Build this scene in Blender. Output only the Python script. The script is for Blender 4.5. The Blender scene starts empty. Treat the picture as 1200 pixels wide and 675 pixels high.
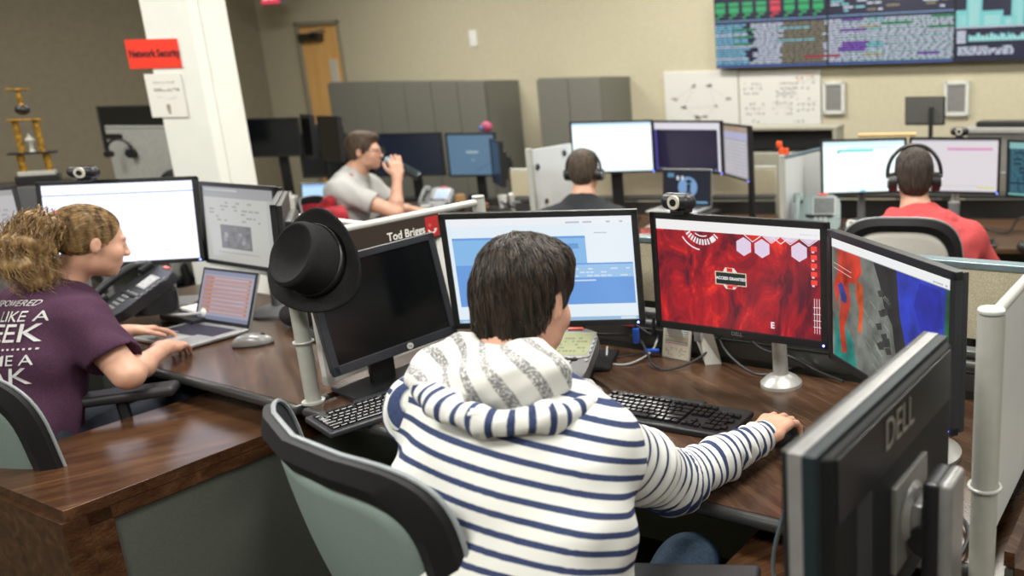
import bpy, bmesh, math, random
import numpy as np
from mathutils import Vector, Matrix, Euler
random.seed(7); RNG=np.random.default_rng(7)
PI=math.pi
SC=bpy.context.scene
COL=SC.collection
def rad(a): return a*PI/180.0

# ------------------------------------------------------------------ materials
MATS={}
def _mat(name):
    m=bpy.data.materials.new(name); m.use_nodes=True
    nt=m.node_tree; b=nt.nodes['Principled BSDF']
    return m,nt,b
def mat(name,col,rough=.5,metal=0.,var=.08,scale=40.,spec=.5,bump=0.,coat=0.,trans=0.,alpha=1.,sss=0.,emit=None,estr=1.):
    """principled surface with a faint procedural colour variation"""
    if name in MATS: return MATS[name]
    m,nt,b=_mat(name); N=nt.nodes; L=nt.links
    tc=N.new('ShaderNodeTexCoord'); nz=N.new('ShaderNodeTexNoise'); nz.inputs['Scale'].default_value=scale; nz.inputs['Detail'].default_value=3
    L.new(tc.outputs['Object'],nz.inputs['Vector'])
    cr=N.new('ShaderNodeValToRGB'); e=cr.color_ramp.elements
    e[0].position=.3; e[1].position=.7
    e[0].color=(col[0]*(1-var),col[1]*(1-var),col[2]*(1-var),1); e[1].color=(min(1,col[0]*(1+var)),min(1,col[1]*(1+var)),min(1,col[2]*(1+var)),1)
    L.new(nz.outputs['Fac'],cr.inputs['Fac']); L.new(cr.outputs['Color'],b.inputs['Base Color'])
    b.inputs['Roughness'].default_value=rough; b.inputs['Metallic'].default_value=metal
    b.inputs['Specular IOR Level'].default_value=spec
    if bump:
        bp=N.new('ShaderNodeBump'); bp.inputs['Strength'].default_value=bump; bp.inputs['Distance'].default_value=.002
        L.new(nz.outputs['Fac'],bp.inputs['Height']); L.new(bp.outputs['Normal'],b.inputs['Normal'])
    if coat: b.inputs['Coat Weight'].default_value=coat
    if trans: b.inputs['Transmission Weight'].default_value=trans
    if alpha<1: b.inputs['Alpha'].default_value=alpha
    if sss:
        b.inputs['Subsurface Weight'].default_value=sss; b.inputs['Subsurface Radius'].default_value=(.012,.005,.003); b.inputs['Subsurface Scale'].default_value=1.
    if emit:
        b.inputs['Emission Color'].default_value=(*emit,1); b.inputs['Emission Strength'].default_value=estr
    MATS[name]=m; return m
def wood_mat(name,c0,c1,c2,rough=.28,axis=0,rot=0.,stretch=14.,scale=5.):
    m,nt,b=_mat(name); N=nt.nodes; L=nt.links
    tc=N.new('ShaderNodeTexCoord'); mp=N.new('ShaderNodeMapping'); mp.inputs['Rotation'].default_value=(0,0,rot)
    mp2=N.new('ShaderNodeMapping'); s=[stretch]*3; s[axis]=1.; mp2.inputs['Scale'].default_value=s
    L.new(tc.outputs['Object'],mp.inputs['Vector']); L.new(mp.outputs['Vector'],mp2.inputs['Vector'])
    n1=N.new('ShaderNodeTexNoise'); n1.inputs['Scale'].default_value=scale*.45; n1.inputs['Detail'].default_value=6; n1.inputs['Distortion'].default_value=.5
    n2=N.new('ShaderNodeTexNoise'); n2.inputs['Scale'].default_value=scale*3.5; n2.inputs['Detail'].default_value=4
    L.new(mp2.outputs['Vector'],n1.inputs['Vector']); L.new(mp2.outputs['Vector'],n2.inputs['Vector'])
    mx=N.new('ShaderNodeMix'); mx.inputs['Factor'].default_value=.38; L.new(n1.outputs['Fac'],mx.inputs['A']); L.new(n2.outputs['Fac'],mx.inputs['B'])
    cr=N.new('ShaderNodeValToRGB'); e=cr.color_ramp.elements; e[0].position=.34; e[0].color=(*c0,1); e[1].position=.66; e[1].color=(*c2,1)
    q=e.new(.5); q.color=(*c1,1)
    L.new(mx.outputs['Result'],cr.inputs['Fac']); L.new(cr.outputs['Color'],b.inputs['Base Color'])
    b.inputs['Roughness'].default_value=rough
    MATS[name]=m; return m
def art_mat(name,strength,emissive=True,rough=.25,grain=.0):
    """colours come from the mesh's own printed / displayed picture (attribute 'col')"""
    if name in MATS: return MATS[name]
    m,nt,b=_mat(name); N=nt.nodes; L=nt.links
    at=N.new('ShaderNodeAttribute'); at.attribute_name='col'
    if emissive:
        b.inputs['Base Color'].default_value=(.01,.01,.012,1)
        L.new(at.outputs['Color'],b.inputs['Emission Color']); b.inputs['Emission Strength'].default_value=strength
    else: L.new(at.outputs['Color'],b.inputs['Base Color'])
    b.inputs['Roughness'].default_value=rough
    MATS[name]=m; return m

# ------------------------------------------------------------------ object helpers
def link(o,parent=None):
    COL.objects.link(o)
    if parent is not None: o.parent=parent
    return o
def tag(o,label=None,cat=None,group=None,kind=None):
    if label: o['label']=label
    if cat: o['category']=cat
    if group: o['group']=group
    if kind: o['kind']=kind
    return o
def thing(name,label,cat,loc=(0,0,0),rz=0.,group=None):
    o=bpy.data.objects.new(name,None); o.empty_display_size=.1; link(o)
    o.location=loc; o.rotation_euler=(0,0,rz); return tag(o,label,cat,group)
def children(o): return [c for c in bpy.data.objects if c.parent==o]
def copy_tree(o,parent=None):
    c=o.copy(); COL.objects.link(c)
    if parent is not None: c.parent=parent
    for ch in children(o): copy_tree(ch,c)
    return c
def mesh_obj(name,V,F,m,parent=None,smooth=False):
    me=bpy.data.meshes.new(name); me.from_pydata([tuple(v) for v in V],[],[tuple(f) for f in F]); me.update()
    if smooth: me.polygons.foreach_set('use_smooth',[True]*len(me.polygons))
    if m: me.materials.append(m)
    return link(bpy.data.objects.new(name,me),parent)

class B:
    """collects shapes in one bmesh"""
    def __init__(s,M=None): s.bm=bmesh.new(); s.M=M or Matrix()
    def _new(s,vs,M):
        bmesh.ops.transform(s.bm,matrix=s.M@M,verts=vs)
    def box(s,c,size,bev=0.,rot=None,seg=2,taper=None):
        g=bmesh.ops.create_cube(s.bm,size=1.); vs=g['verts']
        for v in vs:
            v.co=Vector((v.co.x*size[0],v.co.y*size[1],v.co.z*size[2]))
            if taper and v.co.z>0: v.co.x*=taper[0]; v.co.y*=taper[1]
        if bev:
            es=list({e for v in vs for e in v.link_edges})
            r=bmesh.ops.bevel(s.bm,geom=es,offset=bev,segments=seg,profile=.5,affect='EDGES')
            vs=list({v for f in r['faces'] for v in f.verts}|{v for v in vs if v.is_valid})
        M=Matrix.Translation(c)@(rot.to_matrix().to_4x4() if isinstance(rot,Euler) else (rot or Matrix()))
        s._new(vs,M); return s
    def cyl(s,p0,p1,r0,r1=None,seg=20,cap=True):
        r1=r0 if r1 is None else r1
        p0=Vector(p0); p1=Vector(p1); d=p1-p0; L=d.length
        g=bmesh.ops.create_cone(s.bm,cap_ends=cap,segments=seg,radius1=max(r0,1e-5),radius2=max(r1,1e-5),depth=L)
        M=Matrix.Translation((p0+p1)/2)@d.to_track_quat('Z','Y').to_matrix().to_4x4()
        s._new(g['verts'],M); return s
    def sph(s,c,r,seg=16,rot=None):
        if not hasattr(r,'__len__'): r=(r,r,r)
        g=bmesh.ops.create_uvsphere(s.bm,u_segments=seg,v_segments=max(6,seg//2+2),radius=1.)
        M=Matrix.Translation(c)@(rot or Matrix())@Matrix.Diagonal((r[0],r[1],r[2],1))
        s._new(g['verts'],M); return s
    def lathe(s,prof,seg=28,M=None):
        """prof: (r,z) list turned about z"""
        rings=[]
        T=s.M@(M or Matrix())
        for r,z in prof:
            rings.append([s.bm.verts.new(T@Vector((r*math.cos(a),r*math.sin(a),z))) for a in [2*PI*i/seg for i in range(seg)]])
        for a,b in zip(rings,rings[1:]):
            for i in range(seg):
                j=(i+1)%seg; s.bm.faces.new((a[i],a[j],b[j],b[i]))
        if prof[0][0]>1e-4: s.bm.faces.new(list(reversed(rings[0])))
        if prof[-1][0]>1e-4: s.bm.faces.new(rings[-1])
        return s
    def tube(s,pts,r,seg=8,closed=False):
        pts=[Vector(p) for p in pts]; n=len(pts); rr=r if hasattr(r,'__len__') else [r]*n
        up=Vector((0,0,1)); rings=[]; prevx=None
        for i,p in enumerate(pts):
            a=pts[(i-1)%n] if (closed or i>0) else p; c=pts[(i+1)%n] if (closed or i<n-1) else p
            t=(c-a); t=t.normalized() if t.length>1e-9 else Vector((0,0,1))
            if prevx is None:
                x=t.cross(up) if abs(t.dot(up))<.95 else t.cross(Vector((1,0,0)))
            else: x=prevx-t*prevx.dot(t)
            x.normalize(); prevx=x; y=t.cross(x)
            rings.append([s.bm.verts.new(s.M@(p+x*rr[i]*math.cos(2*PI*k/seg)+y*rr[i]*math.sin(2*PI*k/seg))) for k in range(seg)])
        m=n if closed else n-1
        for i in range(m):
            a=rings[i]; b=rings[(i+1)%n]
            for k in range(seg):
                j=(k+1)%seg; s.bm.faces.new((a[k],a[j],b[j],b[k]))
        if not closed:
            s.bm.faces.new(list(reversed(rings[0]))); s.bm.faces.new(rings[-1])
        return s
    def prism(s,poly,z0,z1,bev=0.,M=None,seg=2):
        T=s.M@(M or Matrix())
        lo=[s.bm.verts.new(Vector((x,y,z0))) for x,y in poly]; hi=[s.bm.verts.new(Vector((x,y,z1))) for x,y in poly]
        f0=s.bm.faces.new(list(reversed(lo))); f1=s.bm.faces.new(hi); n=len(poly)
        fs=[f0,f1]
        for i in range(n):
            j=(i+1)%n; fs.append(s.bm.faces.new((lo[i],lo[j],hi[j],hi[i])))
        vs=lo+hi
        if bev:
            es=list({e for f in (f0,f1) for e in f.edges})
            r=bmesh.ops.bevel(s.bm,geom=es,offset=bev,segments=seg,profile=.5,affect='EDGES')
            vs=list({v for f in r['faces'] for v in f.verts}|{v for v in vs if v.is_valid})
        bmesh.ops.transform(s.bm,matrix=T,verts=vs); return s
    def grid(s,fn,nu,nv,closed_u=False):
        """fn(u,v)->point, u,v in 0..1"""
        R=[[s.bm.verts.new(s.M@Vector(fn(i/(nu if closed_u else nu-1),j/(nv-1)))) for i in range(nu)] for j in range(nv)]
        for j in range(nv-1):
            for i in range(nu if closed_u else nu-1):
                k=(i+1)%nu; s.bm.faces.new((R[j][i],R[j][k],R[j+1][k],R[j+1][i]))
        return s
    def obj(s,name,m,parent=None,smooth=True,auto=35):
        bmesh.ops.recalc_face_normals(s.bm,faces=s.bm.faces)
        me=bpy.data.meshes.new(name); s.bm.to_mesh(me); s.bm.free()
        if smooth:
            me.polygons.foreach_set('use_smooth',[True]*len(me.polygons))
            me.set_sharp_from_angle(angle=rad(auto))
        me.materials.append(m)
        o=link(bpy.data.objects.new(name,me),parent)
        if smooth:
            w=o.modifiers.new('face_normals','WEIGHTED_NORMAL'); w.keep_sharp=True; w.weight=80
        return o

def catmull(P,n=8):
    P=[np.array(p,float) for p in P]; P=[2*P[0]-P[1]]+P+[2*P[-1]-P[-2]]; out=[]
    for i in range(1,len(P)-2):
        for k in range(n):
            t=k/n; a,b,c,d=P[i-1:i+3]
            out.append(.5*((2*b)+(-a+c)*t+(2*a-5*b+4*c-d)*t*t+(-a+3*b-3*c+d)*t**3))
    out.append(P[-2]); return out

_TXT={}
def text_tris(s,size=1.,bold=0.,align='CENTER'):
    """flat triangles of a line of lettering"""
    k=(s,bold,align)
    if k not in _TXT:
        cu=bpy.data.curves.new('t','FONT'); cu.body=s; cu.size=1.; cu.offset=bold; cu.align_x=align; cu.align_y='CENTER'; cu.resolution_u=3
        o=bpy.data.objects.new('t',cu); COL.objects.link(o)
        dg=bpy.context.evaluated_depsgraph_get(); me=bpy.data.meshes.new_from_object(o.evaluated_get(dg))
        me.calc_loop_triangles()
        V=[tuple(v.co) for v in me.vertices]; F=[tuple(t.vertices) for t in me.loop_triangles]
        bpy.data.objects.remove(o); bpy.data.curves.remove(cu); bpy.data.meshes.remove(me)
        _TXT[k]=(V,F)
    V,F=_TXT[k]
    return [(x*size,y*size) for x,y,_ in V],F
class Art:
    """a flat picture: layered coloured shapes in the xz-plane facing -y (local), w by h, origin at centre"""
    def __init__(s,w,h,base=(0,0,0),step=.00012):
        s.w=w;s.h=h;s.V=[];s.F=[];s.C=[];s.n=0;s.step=step;s.mi=[];s.cur=0
        s.rect(0,0,1,1,base)
    def _p(s,pts,faces,c):
        o=len(s.V); y=-s.step*s.n
        s.V+=[((u-.5)*s.w,y,(v-.5)*s.h) for u,v in pts]
        for f in faces: s.F.append(tuple(o+i for i in f)); s.C.append(c); s.mi.append(s.cur)
    def lay(s): s.n+=1; return s
    def rect(s,x0,y0,x1,y1,c): s._p([(x0,y0),(x1,y0),(x1,y1),(x0,y1)],[(0,1,2,3)],c); return s
    def poly(s,pts,c): s._p(pts,[tuple(range(len(pts)))],c); return s
    def disc(s,x,y,r,c,n=24,a0=0,a1=2*PI): # r in metres
        s.poly([(x+r*math.cos(a0+(a1-a0)*i/n)/s.w,y+r*math.sin(a0+(a1-a0)*i/n)/s.h) for i in range(n)],c); return s
    def arc(s,x,y,r0,r1,a0,a1,c,n=16):
        P=[];Fq=[]
        for i in range(n+1):
            a=rad(a0+(a1-a0)*i/n)
            P+= [(x+r0*math.cos(a)/s.w,y+r0*math.sin(a)/s.h),(x+r1*math.cos(a)/s.w,y+r1*math.sin(a)/s.h)]
        for i in range(n): Fq.append((2*i,2*i+1,2*i+3,2*i+2))
        s._p(P,Fq,c); return s
    def line(s,x0,y0,x1,y1,t,c): # t metres
        dx=(x1-x0)*s.w; dy=(y1-y0)*s.h; L=math.hypot(dx,dy) or 1; nx=-dy/L*t/2/s.w; ny=dx/L*t/2/s.h
        s.poly([(x0-nx,y0-ny),(x1-nx,y1-ny),(x1+nx,y1+ny),(x0+nx,y0+ny)],c); return s
    def text(s,t,x,y,size,c,bold=0.,align='CENTER',sx=1.):
        V,F=text_tris(t,size,bold/max(size,1e-4),align); s._p([(x+a*sx/s.w,y+b/s.h) for a,b in V],F,c); return s
    def words(s,x0,y0,x1,y1,rows,c,fill=.55,seed=0,gap=.5,cols=None):
        """rows of small word-like blocks"""
        r=random.Random(seed); rh=(y1-y0)/rows
        for i in range(rows):
            x=x0; yy=y0+rh*i
            while x<x1:
                L=(x1-x0)*r.uniform(.03,.12)
                if r.random()<fill: s.rect(x,yy,min(x+L,x1),yy+rh*gap,cols[r.randrange(len(cols))] if cols else c)
                x+=L*1.25
        return s
    def obj(s,name,m,parent=None,M=None,mats=()):
        me=bpy.data.meshes.new(name); me.from_pydata(s.V,[],s.F); me.update()
        if M is not None: me.transform(M)
        ca=me.color_attributes.new('col','FLOAT_COLOR','CORNER')
        buf=np.zeros((len(me.loops),4),np.float32); i=0
        for p,c in zip(me.polygons,s.C):
            n=p.loop_total; buf[i:i+n]=(c[0],c[1],c[2],1); i+=n
        ca.data.foreach_set('color',buf.ravel())
        me.materials.append(m)
        for q in mats: me.materials.append(q)
        me.polygons.foreach_set('material_index',s.mi)
        me.update()
        return link(bpy.data.objects.new(name,me),parent)
def g2l(r,g,b): # display colour 0-255 -> linear
    f=lambda c:(c/255/12.92) if c<=10 else ((c/255+.055)/1.055)**2.4
    return (f(r),f(g),f(b))

# ------------------------------------------------------------------ smooth solid modelling (continuous surfaces)
def _n(v): v=np.array(v,float); return v/ (np.linalg.norm(v)+1e-12)
class Solid:
    def __init__(s): s.P=[]
    def cap(s,a,b,ra,rb=None,k=.02,op='+'):
        rb=ra if rb is None else rb; a=np.array(a,float); b=np.array(b,float); ab=b-a; L2=float(ab@ab)+1e-12; R=max(ra,rb)
        def f(x,y,z):
            t=((x-a[0])*ab[0]+(y-a[1])*ab[1]+(z-a[2])*ab[2])/L2; t=np.clip(t,0,1)
            return np.sqrt((x-a[0]-t*ab[0])**2+(y-a[1]-t*ab[1])**2+(z-a[2]-t*ab[2])**2)-(ra+(rb-ra)*t)
        s.P.append((f,np.minimum(a,b)-R,np.maximum(a,b)+R,k,op)); return s
    def ell(s,c,r,A=None,k=.02,op='+'):
        c=np.array(c,float); A=np.eye(3) if A is None else np.array(A,float); r=np.array(r,float)
        def f(x,y,z):
            dx,dy,dz=x-c[0],y-c[1],z-c[2]; k0=0;k1=0
            for i in range(3):
                q=(dx*A[i,0]+dy*A[i,1]+dz*A[i,2])/r[i]; k0=k0+q*q; k1=k1+(q/r[i])**2
            k0=np.sqrt(k0); k1=np.sqrt(k1)+1e-9
            return k0*(k0-1)/k1
        R=r.max(); s.P.append((f,c-R,c+R,k,op)); return s
    def slab(s,a,b,lat,wa,da,wb,db,k=.03,op='+',p=2.3):
        """tapered limb of elliptical section: half-width w along lat, half-depth d"""
        a=np.array(a,float); b=np.array(b,float); ax=b-a; L=np.linalg.norm(ax); ax=ax/L
        lat=_n(np.array(lat,float)-ax*(np.array(lat,float)@ax)); dep=np.cross(ax,lat)
        def f(x,y,z):
            dx,dy,dz=x-a[0],y-a[1],z-a[2]
            h=dx*ax[0]+dy*ax[1]+dz*ax[2]; t=np.clip(h/L,0,1)
            w=wa+(wb-wa)*t; d=da+(db-da)*t
            m=np.minimum(w,d)
            u=(dx*lat[0]+dy*lat[1]+dz*lat[2]); v=(dx*dep[0]+dy*dep[1]+dz*dep[2]); e=h-t*L
            q=(np.abs(u/w)**p+np.abs(v/d)**p)**(1/p)
            q=np.sqrt(q*q+(e/m)**2)
            return (q-1)*m
        R=max(wa,da,wb,db); s.P.append((f,np.minimum(a,b)-R,np.maximum(a,b)+R,k,op)); return s
    def at(s,p):
        """distance at points p (n,3)"""
        x,y,z=p[:,0],p[:,1],p[:,2]; D=np.full(len(p),.3)
        for f,lo,hi,k,op in s.P: D=D+f(x,y,z) if op=='d' else s._op(D,f(x,y,z),k,op)
        return D
    @staticmethod
    def _op(D,d,k,op):
        if op=='+':
            h=np.clip(.5+.5*(D-d)/k,0,1); return D*(1-h)+d*h-k*h*(1-h)
        if op=='-':
            h=np.clip(.5-.5*(D+d)/k,0,1); return D*(1-h)-d*h+k*h*(1-h)
        if op=='&':
            h=np.clip(.5-.5*(D-d)/k,0,1); return D*(1-h)+d*h+k*h*(1-h)
    def plane(s,p,n,k=.006):
        """cut away everything on the side n points to"""
        p=np.array(p,float); n=_n(n)
        f=lambda x,y,z:(x-p[0])*n[0]+(y-p[1])*n[1]+(z-p[2])*n[2]
        s.P.append((f,None,None,k,'&')); return s
    def disp(s,fn):
        s.P.append((fn,None,None,0,'d')); return s
    def mesh(s,res=.005,pad=.02):
        adds=[q for q in s.P if q[4]=='+']
        lo=np.min([q[1] for q in adds],0)-pad; hi=np.max([q[2] for q in adds],0)+pad
        n=np.ceil((hi-lo)/res).astype(int)+1
        ax=[(lo[i]+res*np.arange(n[i])).astype(np.float32) for i in range(3)]
        D=np.full(tuple(n),.06,np.float32)
        for f,a,b,k,op in s.P:
            if a is None: sl=[slice(0,n[i]) for i in range(3)]
            else:
                m=k+.03
                i0=np.clip(np.floor((a-m-lo)/res).astype(int),0,n); i1=np.clip(np.ceil((b+m-lo)/res).astype(int)+1,0,n)
                sl=[slice(i0[i],i1[i]) for i in range(3)]
            X=ax[0][sl[0]][:,None,None]; Y=ax[1][sl[1]][None,:,None]; Z=ax[2][sl[2]][None,None,:]
            sub=D[tuple(sl)]
            if sub.size==0: continue
            if op=='d':
                mk=np.abs(sub)<.03; I=np.nonzero(mk)
                sub[I]+=f(ax[0][I[0]],ax[1][I[1]],ax[2][I[2]]).astype(np.float32)
            else: D[tuple(sl)]=s._op(sub,f(X,Y,Z),k,op)
        return nets(D,lo,res)
def nets(D,lo,res):
    S=D<0; nx,ny,nz=D.shape
    c=S[:-1,:-1,:-1].astype(np.uint8)
    tot=np.zeros((nx-1,ny-1,nz-1),np.uint8)
    for i in (0,1):
        for j in (0,1):
            for k in (0,1): tot+=S[i:nx-1+i,j:ny-1+j,k:nz-1+k]
    I=np.nonzero((tot>0)&(tot<8)); cnt=len(I[0])
    idx=np.full(tot.shape,-1,np.int32); idx[I]=np.arange(cnt)
    P=np.zeros((cnt,3)); W=np.zeros(cnt)
    cor=[(i,j,k) for i in (0,1) for j in (0,1) for k in (0,1)]
    val={q:D[I[0]+q[0],I[1]+q[1],I[2]+q[2]] for q in cor}
    for a in cor:
        for d in range(3):
            if a[d]==0:
                b=list(a); b[d]=1; b=tuple(b); va,vb=val[a],val[b]; m=(va<0)!=(vb<0)
                t=np.where(m,va/(va-vb+1e-20),0)
                for q in range(3): P[:,q]+=np.where(m,a[q]+(t if q==d else 0),0)
                W+=m
    P/=W[:,None]; P=np.stack([I[q]+P[:,q] for q in range(3)],1)*res+lo
    Fs=[]
    for d in range(3):
        sa=[slice(None)]*3; sb=[slice(None)]*3; sa[d]=slice(0,-1); sb[d]=slice(1,None)
        A=S[tuple(sa)]; Bq=S[tuple(sb)]; e1,e2=(d+1)%3,(d+2)%3
        J=np.nonzero(A!=Bq); J=[j.copy() for j in J]
        ok=(J[e1]>0)&(J[e2]>0)&(J[e1]<D.shape[e1]-1)&(J[e2]<D.shape[e2]-1); J=[j[ok] for j in J]
        ins=A[tuple(J)]
        def g(o1,o2):
            q=[j.copy() for j in J]; q[e1]-=o1; q[e2]-=o2; return idx[tuple(q)]
        a,b,c_,d_=g(1,1),g(0,1),g(0,0),g(1,0)
        f=np.stack([a,b,c_,d_],1); f[~ins]=f[~ins][:,::-1]; Fs.append(f)
    F=np.concatenate(Fs); F=F[(F>=0).all(1)]
    return P,F
def np_mesh(name,V,F,m,parent=None,attrs=None,relax=0):
    me=bpy.data.meshes.new(name); me.vertices.add(len(V))
    if relax:
        for _ in range(relax):
            acc=np.zeros_like(V); w=np.zeros(len(V))
            for i in range(4):
                j=(i+1)%4
                np.add.at(acc,F[:,i],V[F[:,j]]); np.add.at(w,F[:,i],1)
                np.add.at(acc,F[:,j],V[F[:,i]]); np.add.at(w,F[:,j],1)
            V=V*.5+.5*acc/np.maximum(w,1)[:,None]
    me.vertices.foreach_set('co',V.astype(np.float32).ravel())
    k=F.shape[1]; me.loops.add(len(F)*k); me.loops.foreach_set('vertex_index',F.astype(np.int32).ravel())
    me.polygons.add(len(F)); me.polygons.foreach_set('loop_start',np.arange(0,len(F)*k,k,dtype=np.int32))
    me.polygons.foreach_set('loop_total',np.full(len(F),k,np.int32)); me.polygons.foreach_set('use_smooth',np.ones(len(F),bool))
    me.update(calc_edges=True); me.validate()
    if attrs:
        for an,vals in attrs.items():
            at=me.attributes.new(an,'FLOAT','POINT'); at.data.foreach_set('value',np.asarray(vals,np.float32))
    me.materials.append(m)
    return link(bpy.data.objects.new(name,me),parent)
def wob(p,sc,seed=0):
    """cheap smooth pseudo-noise, -1..1"""
    x,y,z=p; r=np.random.default_rng(seed); o=0
    for i in range(6):
        d=r.normal(size=3); d/=np.linalg.norm(d); f=sc*(.6+.9*r.random())
        o=o+np.sin((x*d[0]+y*d[1]+z*d[2])*f+r.random()*6.28)
    return o/3.2
# ------------------------------------------------------------------ people
M_SKIN=lambda: mat('skin',(.60,.335,.235),rough=.48,var=.10,scale=25,sss=.15)
def frame(fwd,up=(0,0,1)):
    y=_n(fwd); x=_n(np.cross(y,np.array(up,float))); z=np.cross(x,y); return np.array([x,y,z])
def fmat(c,A,s=1.):
    return Matrix(((A[0][0]*s,A[1][0]*s,A[2][0]*s,c[0]),(A[0][1]*s,A[1][1]*s,A[2][1]*s,c[1]),(A[0][2]*s,A[1][2]*s,A[2][2]*s,c[2]),(0,0,0,1)))
def add_head(S,c,A,neck,s=1.,nr=.056,fem=False):
    c=np.array(c,float); P=lambda x,y,z:c+s*(x*A[0]+y*A[1]+z*A[2])
    E=lambda p,r,k=.02,op='+':S.ell(P(*p),np.array(r)*s,A,k*s,op)
    E((0,-.018,.032),(.074,.094,.086)); E((0,.035,-.028),(.058,.056,.082),.03)
    E((0,.030,-.070),(.050 if not fem else .045,.045,.030),.03)
    E((0,.062,-.096),(.024,.022,.019),.022)                      # chin
    for q in (-1,1):
        E((q*.042,.052,-.028),(.022,.024,.024),.02)              # cheek
        S.cap(P(q*.012,.084,.024),P(q*.040,.074,.024),.007*s,.006*s,.012*s)   # brow
        E((q*.031,.092,.004),(.016,.014,.011),.008,'-')          # eye socket
        E((q*.031,.0755,.003),(.0120,.0115,.0110),.003)           # eye
        E((q*.078,-.012,-.008),(.008,.017,.028),.006)            # ear
        E((q*.085,-.006,-.004),(.004,.009,.016),.004,'-')
        E((q*.010,.098,-.031),(.008,.009,.007),.006)             # nostril wing
    S.cap(P(0,.087,.010),P(0,.103,-.027),.008*s,.0105*s,.012*s)  # nose
    S.cap(P(-.020,.084,-.058),P(.020,.084,-.058),.006*s,.006*s,.006*s)
    S.cap(P(-.017,.083,-.068),P(.017,.083,-.068),.0075*s,.0075*s,.006*s)
    S.cap(P(-.024,.094,-.0625),P(.024,.094,-.0625),.0022*s,.0022*s,.003*s,'-')
    S.cap(P(0,-.022,-.060),neck,nr*s,(nr+.006)*s,.03)
def add_hand(S,w,d,nrm,side,curl=.35,s=1.,spread=.06,thumb=.5,curls=None):
    """w wrist, d pointing direction, nrm out of the back of the hand, side +1 right hand, -1 left"""
    w=np.array(w,float); d=_n(d); n=np.array(nrm,float); n=_n(n-d*(n@d)); lat=np.cross(d,n)*side   # lat points to the thumb's opposite?
    lat=-lat   # thumb side
    S.slab(w-d*.01,w+d*.03,lat,.029*s,.019*s,.036*s,.017*s,.02)
    S.slab(w+d*.03*s,w+d*.078*s,lat,.038*s,.016*s,.041*s,.013*s,.015)
    ln=[(.043,.026,.021),(.047,.030,.022),(.044,.028,.022),(.034,.021,.019)]
    for i,(o,l) in enumerate(zip((.030,.010,-.011,-.030),ln)):
        cu=curl if curls is None else curls[i]
        p=w+d*(.083-abs(o-.008)*.18)*s+lat*o*s; a=spread*(o/.03)
        dd=_n(d+lat*a); ang=0
        r=(.0092,.0084,.0076,.0066)
        S.cap(w+d*.045*s+lat*o*.8*s+n*.002,p+n*.001,.0095*s,.0098*s,.010)
        for j,L in enumerate(l):
            ang+=cu*(1.0 if j==0 else 1.15)
            v=dd*math.cos(ang)-n*math.sin(ang); q=p+v*L*s
            S.cap(p,q,r[j]*s,r[j+1]*s,.0035); p=q
    p=w+d*.022*s+lat*.026*s-n*.004; v1=_n(d*.72+lat*.75-n*.25); q=p+v1*.042*s
    S.cap(w+d*.02*s+lat*.012*s,p+v1*.012*s,.014*s,.0135*s,.012); S.cap(p,q,.0125*s,.0105*s,.008)
    v2=_n(d*.9+lat*(.45-thumb*.5)-n*.35); q2=q+v2*.030*s; S.cap(q,q2,.0100*s,.0092*s,.004); S.cap(q2,q2+_n(v2-lat*.25)*.022*s,.0090*s,.0072*s,.004)
def add_arm(S,sh,el,wr,s=1.,fem=False):
    f=.88 if fem else 1.
    sh,el,wr=[np.array(q,float) for q in (sh,el,wr)]
    S.cap(sh,el,.050*s*f,.038*s*f,.03); S.cap(sh*.6+el*.4,el,.046*s*f,.038*s*f,.03)
    m=el*.7+wr*.3; S.cap(el,m,.037*s*f,.040*s*f,.02); S.cap(m,wr,.040*s*f,.025*s*f,.02)
def add_torso(S,T,mg=0.,fem=False,s=1.):
    """T: list of (point,lat,halfwidth,halfdepth)"""
    for (p,l,w,d),(p2,l2,w2,d2) in zip(T,T[1:]):
        S.slab(p,p2,_n(np.array(l)+np.array(l2)),w+mg,d+mg,w2+mg,d2+mg,.05)
def arc_param(V,curve):
    C=np.array(catmull(curve,10)); seg=np.linalg.norm(np.diff(C,axis=0),axis=1); cum=np.concatenate([[0],np.cumsum(seg)])
    best=np.full(len(V),1e9); out=np.zeros(len(V))
    for i in range(len(seg)):
        a=C[i]; ab=C[i+1]-a; t=((V-a)@ab)/(seg[i]**2)
        lo=-5. if i==0 else 0.; hi=6. if i==len(seg)-1 else 1.
        t=np.clip(t,lo,hi); dd=np.linalg.norm(V-a-t[:,None]*ab,axis=1); m=dd<best
        best[m]=dd[m]; out[m]=(cum[i]+t*seg[i])[m]
    return out
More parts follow.
